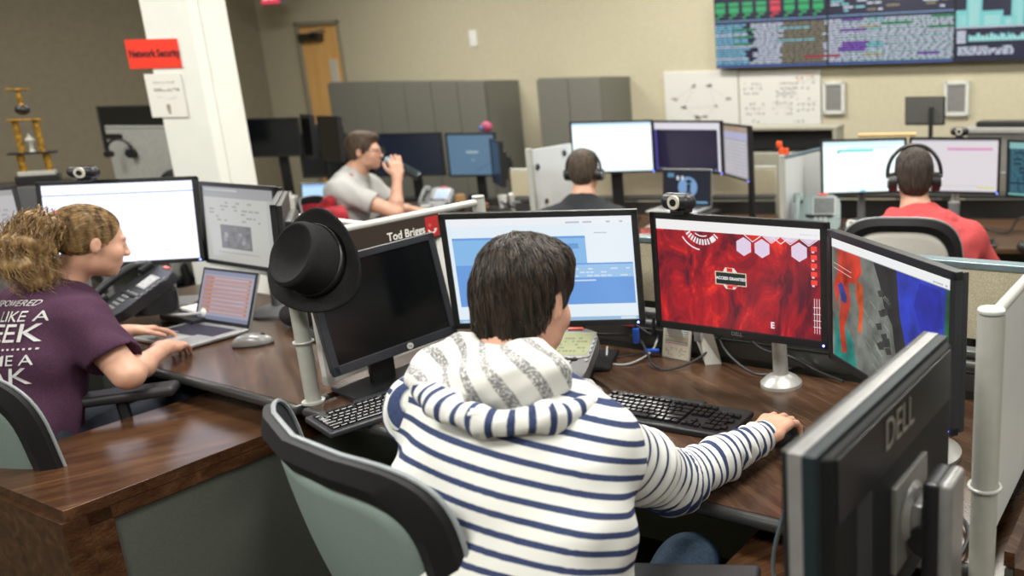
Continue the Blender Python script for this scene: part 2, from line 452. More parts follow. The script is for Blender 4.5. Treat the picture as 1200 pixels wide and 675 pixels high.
def strands(name,S,V,N,c,A,m,parent,n=1500,length=.055,steps=6,rad0=.0011,lift=.003,crown=(0,-.045,.10),grav=.35,mask=None,wave=0.,seed=3,s=1.):
    rg=np.random.default_rng(seed); L=(V-c)@A.T/s
    idx=np.arange(len(V)) if mask is None else np.nonzero(mask(L))[0]
    k=rg.choice(idx,n); P=V[k].copy(); pts=[P.copy()]; cr=c+s*(np.array(crown)@A)
    lf=lift*rg.uniform(.1,1.3,n); jit=rg.normal(size=(n,3))*.16; ln=length*rg.uniform(.6,1.15,n)
    for j in range(steps):
        d=P-cr; d/=np.linalg.norm(d,axis=1)[:,None]+1e-9; d=d+jit-grav*A[2]
        nn=P-c; nn/=np.linalg.norm(nn,axis=1)[:,None]
        d-=nn*(d*nn).sum(1)[:,None]*.95
        if wave: d+=wave*np.stack([np.sin(P@rg.normal(size=3)*150+j),np.sin(P@rg.normal(size=3)*150),np.sin(P@rg.normal(size=3)*150)],1)
        d/=np.linalg.norm(d,axis=1)[:,None]
        P=P+d*(ln/steps)[:,None]; dist=S.at(P); P=P+nn*(lf*math.sin(PI*min(1,(j+1)/steps*.9))-np.clip(dist,-.05,.02))[:,None]
        pts.append(P.copy())
    pts=np.stack(pts,1); VV=[];FF=[]
    T=np.diff(pts,axis=1); T=np.concatenate([T,T[:,-1:]],1); T/=np.linalg.norm(T,axis=2)[:,:,None]+1e-9
    nn=pts-c; X=np.cross(T,nn); X/=np.linalg.norm(X,axis=2)[:,:,None]+1e-9; Y=np.cross(X,T)
    tt=np.linspace(0,1,steps+1); rr=rad0*(1-.85*tt**2)
    ring=[pts+(X*math.cos(a)+Y*math.sin(a))*rr[None,:,None] for a in (0,2*PI/3,4*PI/3)]
    R=np.stack(ring,2) # n,steps+1,3,3
    VV=R.reshape(-1,3); base=(np.arange(n)*(steps+1)*3)[:,None,None]
    j=np.arange(steps)[None,:,None]*3; q=np.arange(3)[None,None,:]; q2=(q+1)%3
    F=np.stack([base+j+q,base+j+q2,base+j+3+q2,base+j+3+q],-1).reshape(-1,4)
    return np_mesh(name,VV,F,m,parent)
def hair_mat(name,c0,c1,rough=.38,sc=60.):
    m,nt,b=_mat(name); N=nt.nodes; Lk=nt.links
    tc=N.new('ShaderNodeTexCoord'); mp=N.new('ShaderNodeMapping'); mp.inputs['Scale'].default_value=(1,1,.18)
    nz=N.new('ShaderNodeTexNoise'); nz.inputs['Scale'].default_value=sc; nz.inputs['Detail'].default_value=4
    cr=N.new('ShaderNodeValToRGB'); cr.color_ramp.elements[0].position=.35; cr.color_ramp.elements[1].position=.68
    cr.color_ramp.elements[0].color=(*c0,1); cr.color_ramp.elements[1].color=(*c1,1)
    Lk.new(tc.outputs['Object'],mp.inputs['Vector']); Lk.new(mp.outputs['Vector'],nz.inputs['Vector']); Lk.new(nz.outputs['Fac'],cr.inputs['Fac']); Lk.new(cr.outputs['Color'],b.inputs['Base Color'])
    b.inputs['Roughness'].default_value=rough; b.inputs['Specular IOR Level'].default_value=.45
    MATS[name]=m; return m
def stripe_mat(name,base,stripe,period,width,offset=0.,rough=.85,speck=0.):
    """woven fabric; stripes run round the garment along its own length attribute 'run'"""
    m,nt,b=_mat(name); N=nt.nodes; L=nt.links
    at=N.new('ShaderNodeAttribute'); at.attribute_name='run'
    ad=N.new('ShaderNodeMath'); ad.operation='ADD'; ad.inputs[1].default_value=offset+50*period; L.new(at.outputs['Fac'],ad.inputs[0])
    dv=N.new('ShaderNodeMath'); dv.operation='DIVIDE'; dv.inputs[1].default_value=period; L.new(ad.outputs[0],dv.inputs[0])
    fr=N.new('ShaderNodeMath'); fr.operation='FRACT'; L.new(dv.outputs[0],fr.inputs[0])
    rp=N.new('ShaderNodeValToRGB'); rp.color_ramp.interpolation='LINEAR'; e=rp.color_ramp.elements
    w=width/period; e[0].position=0; e[0].color=(0,0,0,1); e[1].position=1; e[1].color=(0,0,0,1)
    for p,v in ((.5-w/2-.02,0),(.5-w/2+.02,1),(.5+w/2-.02,1),(.5+w/2+.02,0)):
        q=e.new(p); q.color=(v,v,v,1)
    L.new(fr.outputs[0],rp.inputs['Fac'])
    tc=N.new('ShaderNodeTexCoord'); nz=N.new('ShaderNodeTexNoise'); nz.inputs['Scale'].default_value=260; nz.inputs['Detail'].default_value=2; L.new(tc.outputs['Object'],nz.inputs['Vector'])
    fac=rp.outputs['Color']
    if speck:
        r2=N.new('ShaderNodeValToRGB'); r2.color_ramp.elements[0].position=.5-speck; r2.color_ramp.elements[1].position=.5+speck*.3; L.new(nz.outputs['Fac'],r2.inputs['Fac'])
        mu=N.new('ShaderNodeMath'); mu.operation='MULTIPLY'; L.new(rp.outputs['Color'],mu.inputs[0]); L.new(r2.outputs['Color'],mu.inputs[1]); fac=mu.outputs[0]
    mx=N.new('ShaderNodeMix'); mx.data_type='RGBA'; L.new(fac,mx.inputs['Factor']); mx.inputs[6].default_value=(*base,1); 
    mv=N.new('ShaderNodeMix'); mv.data_type='RGBA'; mv.inputs[6].default_value=(*[c*.6 for c in stripe],1); mv.inputs[7].default_value=(*[min(1,c*1.7) for c in stripe],1); L.new(nz.outputs['Fac'],mv.inputs['Factor'])
    L.new(mv.outputs[2],mx.inputs[7]); L.new(mx.outputs[2],b.inputs['Base Color']); b.inputs['Roughness'].default_value=rough; b.inputs['Specular IOR Level'].default_value=.15
    bp=N.new('ShaderNodeBump'); bp.inputs['Strength'].default_value=.25; bp.inputs['Distance'].default_value=.001; L.new(nz.outputs['Fac'],bp.inputs['Height']); L.new(bp.outputs['Normal'],b.inputs['Normal'])
    MATS[name]=m; return m
def vnormals(me):
    n=np.zeros(len(me.vertices)*3,np.float32); me.vertices.foreach_get('normal',n); return n.reshape(-1,3)
def headphones(c,A,s,label,loc_parent=None,band_r=.098,cup_r=.036,m_grey=None):
    t=thing('headphones',label,'headphones',tuple(c)); black=mat('headset_black',(.012,.012,.014),rough=.35)
    P=lambda x,y,z:tuple(s*(x*A[0]+y*A[1]+z*A[2]))
    B().tube([P(band_r*1.03*math.sin(a),-.018,.022+(band_r+.012)*math.cos(a)) for a in [rad(-98+196*i/28) for i in range(29)]],.0085*s,8).obj('headband',black,t)
    for q in (-1,1):
        b=B(); b.cyl(P(q*.076,-.012,-.012),P(q*.112,-.012,-.014),cup_r*s*1.05,cup_r*s*.92,24); b.obj('ear_cup',black,t)
        B().cyl(P(q*.1125,-.012,-.014),P(q*.117,-.012,-.014),cup_r*.62*s,cup_r*.55*s,24).obj('cup_cover',m_grey or mat('headset_silver',(.35,.38,.4),rough=.3,metal=.6),t)
    return t
def face_bits(t,c,A,s=1.):
    """eyes set into the sockets"""
    P=lambda x,y,z:np.array(c)+s*(x*A[0]+y*A[1]+z*A[2])
    for q in (-1,1):
        B().sph(P(q*.030,.0755,.003),.0098*s,14).obj('eye',mat('eye_white',(.7,.68,.65),rough=.15,var=.02),t)
        B().sph(P(q*.030,.0815,.003),.0046*s,12).obj('iris',mat('iris_brown',(.05,.03,.02),rough=.1),t)
# ------------------------------------------------------------------ shared materials
def setup_mats():
    g=globals()
    g['BLK']=mat('black_plastic',(.011,.012,.014),rough=.38,scale=120,var=.2)
    g['BLKG']=mat('black_gloss',(.006,.008,.011),rough=.12)
    g['BLKT']=mat('dark_teal_plastic',(.010,.018,.022),rough=.5,spec=.3)
    g['SIL']=mat('silver_plastic',(.27,.27,.27),rough=.32,metal=.35)
    g['ALU']=mat('brushed_aluminium',(.50,.50,.50),rough=.34,metal=.7)
    g['WHT']=mat('white_plastic',(.75,.75,.73),rough=.4,var=.03)
    g['GRYP']=mat('grey_plastic',(.16,.165,.17),rough=.45)
    g['POST']=mat('post_grey_enamel',(.41,.42,.385),rough=.42,var=.04)
    g['RAIL']=mat('rail_light_grey',(.52,.54,.52),rough=.35,metal=.2,var=.04)
    g['FAB']=mat('beige_panel_fabric',(.56,.51,.37),rough=.95,var=.25,scale=420,bump=.5,spec=.1)
    g['GPAN']=mat('grey_laminate',(.078,.084,.072),rough=.55,var=.10,scale=180)
    g['WPAN']=mat('white_panel',(.62,.65,.66),rough=.35,var=.04,scale=6)
    g['LED']=mat('blue_led',(.1,.1,.6),emit=(.15,.2,1.),estr=8.)
    g['LEDR']=mat('red_led',(.6,.1,.08),rough=.3)
    g['WOOD']=wood_mat('desk_walnut',(.034,.017,.010),(.064,.033,.019),(.108,.060,.036),rough=.24,axis=0,rot=rad(27))
    g['WOODV']=wood_mat('credenza_walnut',(.034,.014,.007),(.062,.028,.013),(.115,.055,.026),rough=.22,axis=1,rot=rad(27))
    g['DRKW']=mat('dark_counter',(.035,.025,.02),rough=.3)
    g['SCR']=art_mat('screen_picture',1.0)
    g['SCRHI']=art_mat('bright_screen_picture',1.35)
    g['PRINT']=art_mat('printed_picture',1.,emissive=False,rough=.55)
    g['OFF']=mat('screen_off',(.004,.005,.006),rough=.16)
    g['CABLE']=mat('cable_black',(.01,.01,.011),rough=.45)
    g['CABLEW']=mat('cable_grey',(.4,.41,.42),rough=.4)
    g['PAPER']=mat('paper',(.72,.71,.66),rough=.8,var=.03)
    g['ARMB']=mat('armrest_black',(.018,.018,.02),rough=.5); g['CHFR']=mat('chair_frame_black',(.010,.010,.012),rough=.6,spec=.3)
    g['MESHC']=mat('chair_mesh_grey_green',(.17,.225,.21),rough=.75,var=.12,scale=500,bump=.3)
W_=(1.,1.,1.)
# ------------------------------------------------------------------ things
def monitor(c,yaw,tilt,w,h,label,art=None,base_r=.105,stand_x=0.,zt=.73,bez=.018,m_bez=None,stand='round',name='monitor',group=None,led=None,depth=.045,m_stand=None,logo=None,scr_mat=None,bez_b=None,roll=0.,stand_off=.09):
    """c: centre of the screen's frame (world). screen faces local -y"""
    m_bez=m_bez or BLK; m_stand=m_stand or BLK; bb=bez_b or bez
    t=thing(name,label,'monitor',(c[0],c[1],zt),yaw,group); zc=c[2]-zt
    T=Matrix.Translation((0,0,zc))@Matrix.Rotation(-tilt,4,'X')@Matrix.Rotation(roll,4,'Y')
    # frame: four mitred rails
    b=B(T); f=.018
    b.box((0,0,h/2-bez/2),(w,f,bez),.002); b.box((0,0,-h/2+bb/2),(w,f,bb),.002)
    for q in (-1,1): b.box((q*(w/2-bez/2),0,0),(bez,f,h-.002),.002)
    b.obj('bezel',m_bez,t)
    b=B(T); b.box((0,f/2+.008,0),(w-.006,.018,h-.006),.004); b.box((0,f/2+depth*.5,-.01),(w*.72,depth,h*.66),.012,seg=3); b.obj('back_housing',m_bez,t)
    sw,sh=w-2*bez,h-bez-bb; off=(bb-bez)/2
    if art is None:
        B(T).box((0,-.004,off),(sw,.003,sh)).obj('screen',OFF,t)
    else:
        a=art if isinstance(art,Art) else art(sw,sh)
        a.obj('screen',scr_mat or SCR,t,T@Matrix.Translation((0,-.0045,off)),mats=getattr(a,'extra',()))
    if led is not None:
        B(T).sph((w/2*led,-f/2-.001,-h/2+bb*.5),(.0035,.002,.0035),10).obj('power_light',LED,t)
    if logo:
        V,F=text_tris(logo,.016,.0006)
        o=mesh_obj('logo',[(x,0,y) for x,y in V],F,SIL,t); o.data.transform(T@Matrix.Translation((0,-f/2-.0015,-h/2+bb*.5)))
    if stand=='arm': return t,T
    yb=stand_off
    if stand=='round':
        b=B(); b.cyl((stand_x,yb,.02),(stand_x*.8,yb,zc+.01),.026*min(1,base_r/.07),.018,24); b.box((stand_x*.8,yb-.025,zc),(.06,.05,.08),.008); b.obj('stand_neck',m_stand,t)
        B().lathe([(.004,.035),(base_r*.48,.034),(base_r*.8,.022),(base_r,.010),(base_r,.0)][::-1],36,Matrix.Translation((stand_x,yb,0))).obj('stand_base',m_stand,t)
    else:
        b=B(); b.box((0,yb+.01,zc*.5+.01),(.075,.022,zc),.006); b.box((0,yb-.02,zc),(.09,.06,.09),.008); b.obj('stand_neck',m_stand,t)
        B().box((0,yb-.02,.009),(.26,.18,.018),.007).obj('stand_base',m_stand,t)
    return t,T
def web_page(tint=(.93,.96,1.),seed=1,dense=True):
    def f(w,h):
        a=Art(w,h,tint); r=random.Random(seed)
        a.lay().rect(0,.93,1,1,(.80,.86,.93)); a.rect(0,0,1,.03,(.55,.65,.8)); a.lay()
        if dense: a.words(.05,.1,.6,.85,14,(.55,.62,.72),.35,seed)
        return a
    return f
def webcam(c,yaw,label,zdrop=0.):
    t=thing('webcam',label,'webcam',c,yaw)
    B().box((0,.012,.006),(.045,.05,.012),.004).obj('clip',BLK,t)
    b=B(); b.cyl((-.030,.0,.034),(.030,.0,.034),.024,None,24); b.sph((-.030,0,.034),.024); b.sph((.030,0,.034),.024); b.obj('camera_body',BLK,t)
    B().cyl((0,-.020,.034),(0,-.0275,.034),.0195,.019,28).obj('lens_ring',mat('webcam_ring',(.62,.60,.52),rough=.3),t)
    B().cyl((0,-.0265,.034),(0,-.030,.034),.0105,.0095,24).obj('lens',BLKG,t)
    return t
def mouse(c,yaw,label,m=None,s=1.):
    t=thing('computer_mouse',label,'mouse',c,yaw); m=m or SIL
    def fn(u,v):
        a=u*2*PI; r=math.sin(v*PI/2*1.0+.0001) if v<1 else 1
        r=math.cos(v*PI/2); x=.031*s*math.cos(a)*(r**.6 if r>0 else 0); y=.056*s*math.sin(a)*(r**.6 if r>0 else 0)
        return (x*(1+.12*math.sin(a)),y,.004+.034*s*math.sin(v*PI/2)*(1-.25*max(0,y/.06)))
    B().grid(fn,28,9,True).obj('shell',m,t)
    B().prism([(.031*s*math.cos(a)*(1+.12*math.sin(a)),.056*s*math.sin(a)) for a in [2*PI*i/28 for i in range(28)]],0,.006).obj('base_plate',BLK,t)
    B().cyl((-.004,.028*s,.0285*s),(.004,.028*s,.0285*s),.0085,None,16).obj('scroll_wheel',BLK,t)
    return t
def laptop(c,yaw,lid,label,art,w=.325,d=.225,h=.215,m=None,mk=None,group=None):
    m=m or ALU; t=thing('laptop',label,'laptop',c,yaw,group)
    B().box((0,-d/2,.008),(w,d,.014),.005,seg=3).obj('base',m,t)
    b=B()
    for j in range(5):
        for i in range(13): b.box((-w*.41+w*.82*(i+.5)/13,-d*.16-.018*j,.0162),(.0175,.0145,.002),.0008,seg=1)
    b.box((0,-d*.16-.09,.0162),(.10,.0145,.002),.0008,seg=1)
    b.obj('keys',mk or mat('laptop_keys',(.015,.015,.035),rough=.35),t)
    B().box((0,-d*.79,.0153),(w*.32,d*.30,.0006)).obj('trackpad',mat('trackpad',(.46,.46,.47),rough=.4,metal=.4),t)
    T=Matrix.Translation((0,0,.012))@Matrix.Rotation(-lid,4,'X')@Matrix.Translation((0,0,h/2))
    B(T).box((0,.004,0),(w,.007,h),.003).obj('lid',m,t)
    B(T).box((0,-.0006,0),(w-.006,.002,h-.006)).obj('bezel',BLK,t)
    art(w-.026,h-.028).obj('screen',SCR,t,T@Matrix.Translation((0,-.0022,.002)))
    return t
def keyboard(c,yaw,label,w=.445,d=.155,indiv=True,tilt=.06,m=None,name='keyboard'):
    t=thing(name,label,'keyboard',c,yaw); m=m or BLK
    T=Matrix.Rotation(tilt,4,'X')
    b=B(T); b.box((0,0,.012),(w,d,.018),.006,seg=3); b.box((0,d/2-.006,.016),(w*.35,.03,.016),.007,seg=3); b.obj('case',m,t)
    U=.0187; rows=[]
    x0=-w/2+.012; y0=d/2-.030
    def row(y,spec):
        x=x0
        for s in spec:
            if s<0: x+=-s*U
            else: rows.append((x+s*U/2,y,s)); x+=s*U
    k=.94
    row(y0,[1,-1,1,1,1,1,-.5,1,1,1,1,-.5,1,1,1,1,-.25,1,1,1])
    row(y0-U*1.25,[1]*13+[2,-.25,1,1,1,-.25,1,1,1,1])
    row(y0-U*2.25,[1.5]+[1]*12+[1.5,-.25,1,1,1,-.25,1,1,1])
    row(y0-U*3.25,[1.75]+[1]*11+[2.25,-3.5,1,1,1])
    row(y0-U*4.25,[2.25]+[1]*10+[2.75,-1.25,1,-1.25,1,1,1])
    row(y0-U*5.25,[1.25,1.25,1.25,6.25,1.25,1.25,1.25,1.25,-.25,1,1,1,-.25,2,1])
    rows.append((x0+U*21.25+U*.5+.0,y0-U*2.75,1)); rows.append((x0+U*21.25+U*.5,y0-U*4.75,1))
    sc=(w-.024)/(22.5*U)
    def capm(s,name):
        b=B(); wd=(s*U-.0022)*sc; b.box((0,0,.0045),(wd,U-.0025,.009),.0016,seg=2,taper=(.86 if s<1.6 else .93,.82)); return b
    key_m=mat('keycaps_black',(.010,.010,.011),rough=.22)
    if indiv:
        protos={}; cnt=0; restb=B(T)
        for x,y,s in rows:
            X=(x-x0)*sc+x0
            if cnt>=99:
                restb.box((X,y,.0245),((s*U-.003)*sc,U-.003,.008),.0016,seg=1); continue
            if s not in protos:
                o=capm(s,'key').obj('key',key_m,t); protos[s]=o
            else:
                o=protos[s].copy(); COL.objects.link(o); o.parent=t
            o.matrix_local=T@Matrix.Translation((X,y,.0205)); cnt+=1
        if len(rows)>99: r=restb.obj('keys',key_m,t); r['kind']='stuff'
    else:
        b=B(T)
        for x,y,s in rows: b.box(((x-x0)*sc+x0,y,.024),((s*U-.003)*sc,U-.003,.007),.0014,seg=1)
        b.obj('keys',key_m,t)
    return t
def post(x,y,z0,z1,label,r=.020,ring=None):
    t=thing('partition_post',label,'post',(x,y,z0)); H=z1-z0
    B().cyl((0,0,0),(0,0,H-.010),r,None,28).obj('pole',POST,t)
    B().lathe([(r,H-.007),(r,H-.002),(r*.9,H),(.0002,H)],28).obj('cap',RAIL,t)
    B().cyl((0,0,H-.011),(0,0,H-.006),r*.9,None,28).obj('cap_joint',BLK,t)
    B().lathe([(r+.010,0),(r+.010,.006),(r,.008)],28).obj('foot',RAIL,t)
    if ring:
        b=B()
        b.tube([((r+.004)*math.cos(a),(r+.004)*math.sin(a),ring-z0) for a in [2*PI*i/28 for i in range(28)]],.0035,8,True)
        b.obj('clamp_ring',RAIL,t)
    return t
def panel(p0,p1,z0,z1,label,m,th=.018,rail=True,rail_m=None,name='partition_panel',frame=None,group=None,cat='partition',arch=0.):
    """upright panel from p0 to p1 (xy)"""
    dx,dy=p1[0]-p0[0],p1[1]-p0[1]; L=math.hypot(dx,dy); a=math.atan2(dy,dx)
    t=thing(name,label,cat,(p0[0],p0[1],z0),a,group); H=z1-z0; e=.03 if frame else 0
    B().box((L/2,0,H/2),(L-2*e-.002,th*.8,H-2*e),.002).obj('infill',m,t)
    if frame:
        b=B(); b.box((L/2,0,.015),(L,th,.03),.003); b.box((L/2,0,H-.015),(L,th,.03),.003)
        for x in (.015,L-.015): b.box((x,0,H/2),(.03,th,H),.003)
        b.obj('frame',frame,t)
    if rail: B().cyl((0,0,H+.010),(L,0,H+.010),.011,None,16).obj('top_rail',rail_m or RAIL,t)
    return t
def outline(w0,w1,h,n=40,e=3.2):
    """rounded outline of a chair back, bottom width w0, top width w1 -> list (x,z) with z 0..h"""
    P=[]
    for i in range(n):
        a=2*PI*i/n; ca,sa=math.cos(a),math.sin(a)
        x=math.copysign(abs(ca)**(2/e),ca); z=math.copysign(abs(sa)**(2/e),sa)
        v=(z+1)/2; P.append((x*(w0+(w1-w0)*v)/2,v*h))
    return P
def office_chair(loc,yaw,label,top=1.05,w=.47,m_mesh=None,arms=True,m_frame=None,group=None,lean=.16,h=.56,curve=.10,z=.46,side_w=.045,parts=True,arm_z=.21,sq=3.2,wr=.92):
    """faces local +y"""
    t=thing('office_chair',label,'chair',loc,yaw,group); mf=m_frame or CHFR; mm=m_mesh or MESHC
    zb=top-h
    def surf(x,zz,off=0.):
        v=zz/h; return (x,-.20-lean*v-curve*.25*math.sin(PI*v)+curve*((x/(w/2))**2)+off,zb+zz)
    O=outline(w*wr,w,h,56,sq); I=[]
    cx,cz=0,h/2
    for x,zz in O: I.append((x*(1-2*side_w/w), (zz-cz)*(1-2*side_w/h)+cz))
    b=B(); n=len(O); R=[]
    for (x,zz),(x2,z2) in zip(O,I):
        mx,mz=(x+x2)/2,(zz+z2)/2
        R.append([b.bm.verts.new(surf(*q)) for q in ((x,zz,-.006),(mx,mz,-.017),(x2,z2,-.006),(x2,z2,.006),(mx,mz,.012),(x,zz,.008))])
    for i in range(n):
        for k in range(6):
            b.bm.faces.new((R[i][k],R[i][(k+1)%6],R[(i+1)%n][(k+1)%6],R[(i+1)%n][k]))
    b.obj('backrest_frame',mf,t)
    b=B(); b.tube([surf(x*1.003,zz*1.0+(.001 if zz>h/2 else 0),.011) for x,zz in O],.004,6,True); b.obj('edge_trim',mat('chair_edge_grey',(.28,.31,.33),rough=.35),t)
    b=B(); NU,NV=15,15
    def fn(u,v):
        X=2*u-1; Z=2*v-1; e=sq
        # square to rounded square
        k=1/max(1e-6,(abs(X)**e+abs(Z)**e)**(1/e))*max(abs(X),abs(Z)) if (X or Z) else 1
        X*=k;Z*=k; vv=(Z+1)/2; x=X*(w*wr+w*(1-wr)*vv)/2*(1-2*side_w/w*.9); zz=((Z*h/2)*(1-2*side_w/h*.9))+h/2
        return surf(x,zz,-.002)
    b.grid(fn,NU,NV); o=b.obj('backrest_mesh',mm,t); md=o.modifiers.new('thick','SOLIDIFY'); md.thickness=.004
    B().prism([(x,y) for x,y in [(.24*math.copysign(abs(math.cos(a))**.6,math.cos(a)),.01+.235*math.copysign(abs(math.sin(a))**.6,math.sin(a))) for a in [2*PI*i/40 for i in range(40)]]],z-.07,z,.02).obj('seat',mat('seat_fabric_black',(.015,.015,.017),rough=.9,scale=300,bump=.4),t)
    B().tube([(0,-.10,z-.09),(0,-.24,z-.06),(0,-.27,zb+.05),(0,-.235,zb+.16)],.022,10).obj('back_support',mf,t)
    if arms:
        for q in (-1,1):
            am=B(); am.box((q*.275,.02,z+arm_z),(.085,.25,.03),.012,seg=3); o=am.obj('armrest',mat('armrest_black',(.018,.018,.02),rough=.5),t)
            B().tube([(q*.20,-.02,z-.06),(q*.27,-.02,z-.05),(q*.28,-.02,z+.02),(q*.275,0,z+arm_z-.012)],.016,10).obj('armrest_post',mf,t)
    B().cyl((0,0,.12),(0,0,z-.06),.026,.022,16).obj('gas_column',BLK,t)
    for i in range(5):
        a=2*PI*i/5+.3; ca,sa=math.cos(a),math.sin(a)
        B().tube([(0,0,.125),(.15*ca,.15*sa,.11),(.30*ca,.30*sa,.075)],[.03,.022,.014],8).obj('base_leg',mf,t)
        B().cyl((.30*ca-.022*sa,.30*sa+.022*ca,.03),(.30*ca+.022*sa,.30*sa-.022*ca,.03),.03,None,16).obj('caster',BLK,t)
    return t
def desk_phone(c,yaw,label,m=None,lit=(.42,.46,.30),s=1.,tilt=.55,m_keys=None,screen_emit=False,w=.19,d=.21,lcd=(.58,.42)):
    """keypad faces local -y and up"""
    m=m or GRYP; t=thing('desk_phone',label,'phone',c,yaw); 
    T=Matrix.Translation((0,0,.065*s))@Matrix.Rotation(tilt,4,'X')@Matrix.Scale(s,4)
    outl=[(x,y) for x,y in [(w/2*math.copysign(abs(math.cos(a))**.45,math.cos(a)),d/2*math.copysign(abs(math.sin(a))**.45,math.sin(a))) for a in [2*PI*i/40 for i in range(40)]]]
    B(T).prism(outl,-.02,.012,.006).obj('body',m,t)
    B().prism([(x*.8*s,y*.55*s+.03*s) for x,y in outl],0,.07*s,.01).obj('foot',BLK,t)
    B(T).box((w*.10,d*.18,.0135),(w*lcd[0]+.012,d*lcd[1]+.012,.004),.002).obj('display_frame',mat('phone_frame',(.30,.30,.31),rough=.35),t)
    a=Art(w*lcd[0],d*lcd[1],lit,.0002); a.lay()
    a.words(.08,.15,.9,.85,5,tuple(x*.55 for x in lit),.5,3)
    a.obj('display',SCR if screen_emit else PRINT,t,T@Matrix.Translation((w*.10,d*.18,.0162))@Matrix.Rotation(-PI/2,4,'X'))
    b=B(T); km=m_keys or mat('phone_keys',(.36,.37,.38),rough=.4)
    for j in range(4):
        for i in range(3): b.box((w*.02+(i-1)*.021,-d*.14-.016*j,.0135),(.015,.010,.005),.002)
    for j in range(6): b.box((w*.44,d*(.32-.085*j),.0135),(.010,.010,.004),.002)
    for i in range(4): b.box((w*(-.12+.14*i),-d*.055,.0135),(.017,.008,.004),.002)
    b.obj('keypad',km,t)
    B(T).box((w*.06,d*.485,.010),(.045,.012,.014),.004).obj('message_light',LEDR,t)
    b=B(T); X=-w*.5-.006
    b.tube(catmull([(X,d*.42,.02),(X,d*.3,.042),(X,0,.048),(X,-d*.3,.042),(X,-d*.42,.02)],5),.013,12)
    b.box((X,d*.36,.022),(.045,.05,.028),.011,seg=3); b.box((X,-d*.36,.022),(.045,.05,.028),.011,seg=3)
    b.obj('handset',m,t)
    return t
def cable(pts,label,r=.0028,m=None,name='cable',group=None,cat='cable'):
    o=B().tube(catmull(pts,8),r,8).obj(name,m or CABLE); return tag(o,label,cat,group)
def mug(c,label,group=None,s=1.,lid=True,m=None):
    t=thing('paper_cup',label,'cup',c,0,group)
    B().lathe([(.030*s,0),(.031*s,.004),(.041*s,.112*s),(.0425*s,.114*s),(.0425*s,.117*s),(.002,.117*s)],24).obj('cup_wall',m or WHT,t)
    if lid: B().lathe([(.044*s,.114*s),(.044*s,.121*s),(.036*s,.128*s),(.002,.128*s)],24).obj('lid',m or WHT,t)
    a=Art(.03,.03,g2l(60,90,70)); 
    B().cyl((0,-.0352*s,.062*s),(0,-.0385*s,.064*s),.015*s,None,20).obj('emblem',mat('cup_emblem',(.06,.08,.07),rough=.6),t)
    return t
setup_mats()
# ------------------------------------------------------------------ camera (a hand-held 29 mm view, picture cropped off-centre = lens shift)
F_,CX_,CY_,H_=967.,930.,337.,1.60
pit=math.atan(242/967.); rol=rad(1.2)
fw=np.array([0,math.cos(pit),-math.sin(pit)]); r0=np.array([1.,0,0]); u0=np.cross(r0,fw)
rt=math.cos(rol)*r0-math.sin(rol)*u0; up=math.sin(rol)*r0+math.cos(rol)*u0
cam=bpy.data.cameras.new('camera'); co=bpy.data.objects.new('camera',cam); COL.objects.link(co)
co.matrix_world=Matrix(((rt[0],up[0],-fw[0],0),(rt[1],up[1],-fw[1],0),(rt[2],up[2],-fw[2],H_),(0,0,0,1)))
cam.sensor_width=36; cam.lens=F_*36/1200; cam.shift_x=(600-CX_)/1200.; cam.shift_y=-(337.5-CY_)/1200.; cam.clip_start=.05; cam.clip_end=60
cam.dof.use_dof=True; cam.dof.focus_distance=1.9; cam.dof.aperture_fstop=2.4
SC.camera=co
def at(px,py,Y):
    """point of the room seen at picture position px,py on the upright plane y=Y"""
    d=rt*(px-CX_)/F_+up*(CY_-py)/F_+fw; return np.array([0,0,H_])+d*(Y/d[1])
def atz(px,py,z):
    d=rt*(px-CX_)/F_+up*(CY_-py)/F_+fw; return np.array([0,0,H_])+d*((z-H_)/d[2])
# ------------------------------------------------------------------ room shell, turned 22 degrees
RA=rad(-22); EX=np.array([math.cos(RA),math.sin(RA)]); EN=np.array([-math.sin(RA),math.cos(RA)])
MR=Matrix.Rotation(RA,4,'Z')
A0,A1,B0,B1,HC=-9.0,4.6,-3.6,6.68,3.3
def struct(name,o): o['kind']='structure'; o.name=name; return o
def on_wall(px,py,off=0.,b=None):
    """room coordinates (a,z) of the back wall seen at px,py"""
    d=rt*(px-CX_)/F_+up*(CY_-py)/F_+fw; dn=d[0]*EN[0]+d[1]*EN[1]; t=((B1 if b is None else b)-off)/dn
    p=np.array([0,0,H_])+d*t; return (p[0]*EX[0]+p[1]*EX[1], p[2])
def on_left(px,py,off=0.):
    d=rt*(px-CX_)/F_+up*(CY_-py)/F_+fw; dn=d[0]*EX[0]+d[1]*EX[1]; t=(A0+off)/dn
    p=np.array([0,0,H_])+d*t; return (p[0]*EN[0]+p[1]*EN[1], p[2])
m_carpet=mat('carpet_dark',(.030,.031,.022),rough=.95,var=.6,scale=160,bump=.6,spec=.1)
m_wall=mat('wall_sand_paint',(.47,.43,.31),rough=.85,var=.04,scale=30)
m_wall2=mat('wall_taupe_shaded',(.225,.195,.135),rough=.85,var=.06,scale=20)  # taupe darkened: the left wall's weaker light is put into this colour
m_ceil=mat('ceiling_tile',(.62,.61,.56),rough=.9,var=.05,scale=60)
def slabobj(name,c,size,m):
    o=B(MR).box(c,size).obj(name,m,smooth=False); return struct(name,o)
am,bm_=(A0+A1)/2,(B0+B1)/2
slabobj('floor',(am,bm_,-.05),(A1-A0,B1-B0,.1),m_carpet)
slabobj('ceiling',(am,bm_,HC+.05),(A1-A0,B1-B0,.1),m_ceil)
slabobj('wall_right',(A1+.05,bm_,HC/2),(.1,B1-B0,HC),m_wall)
slabobj('wall_front',(am,B0-.05,HC/2),(A1-A0,.1,HC),m_wall)
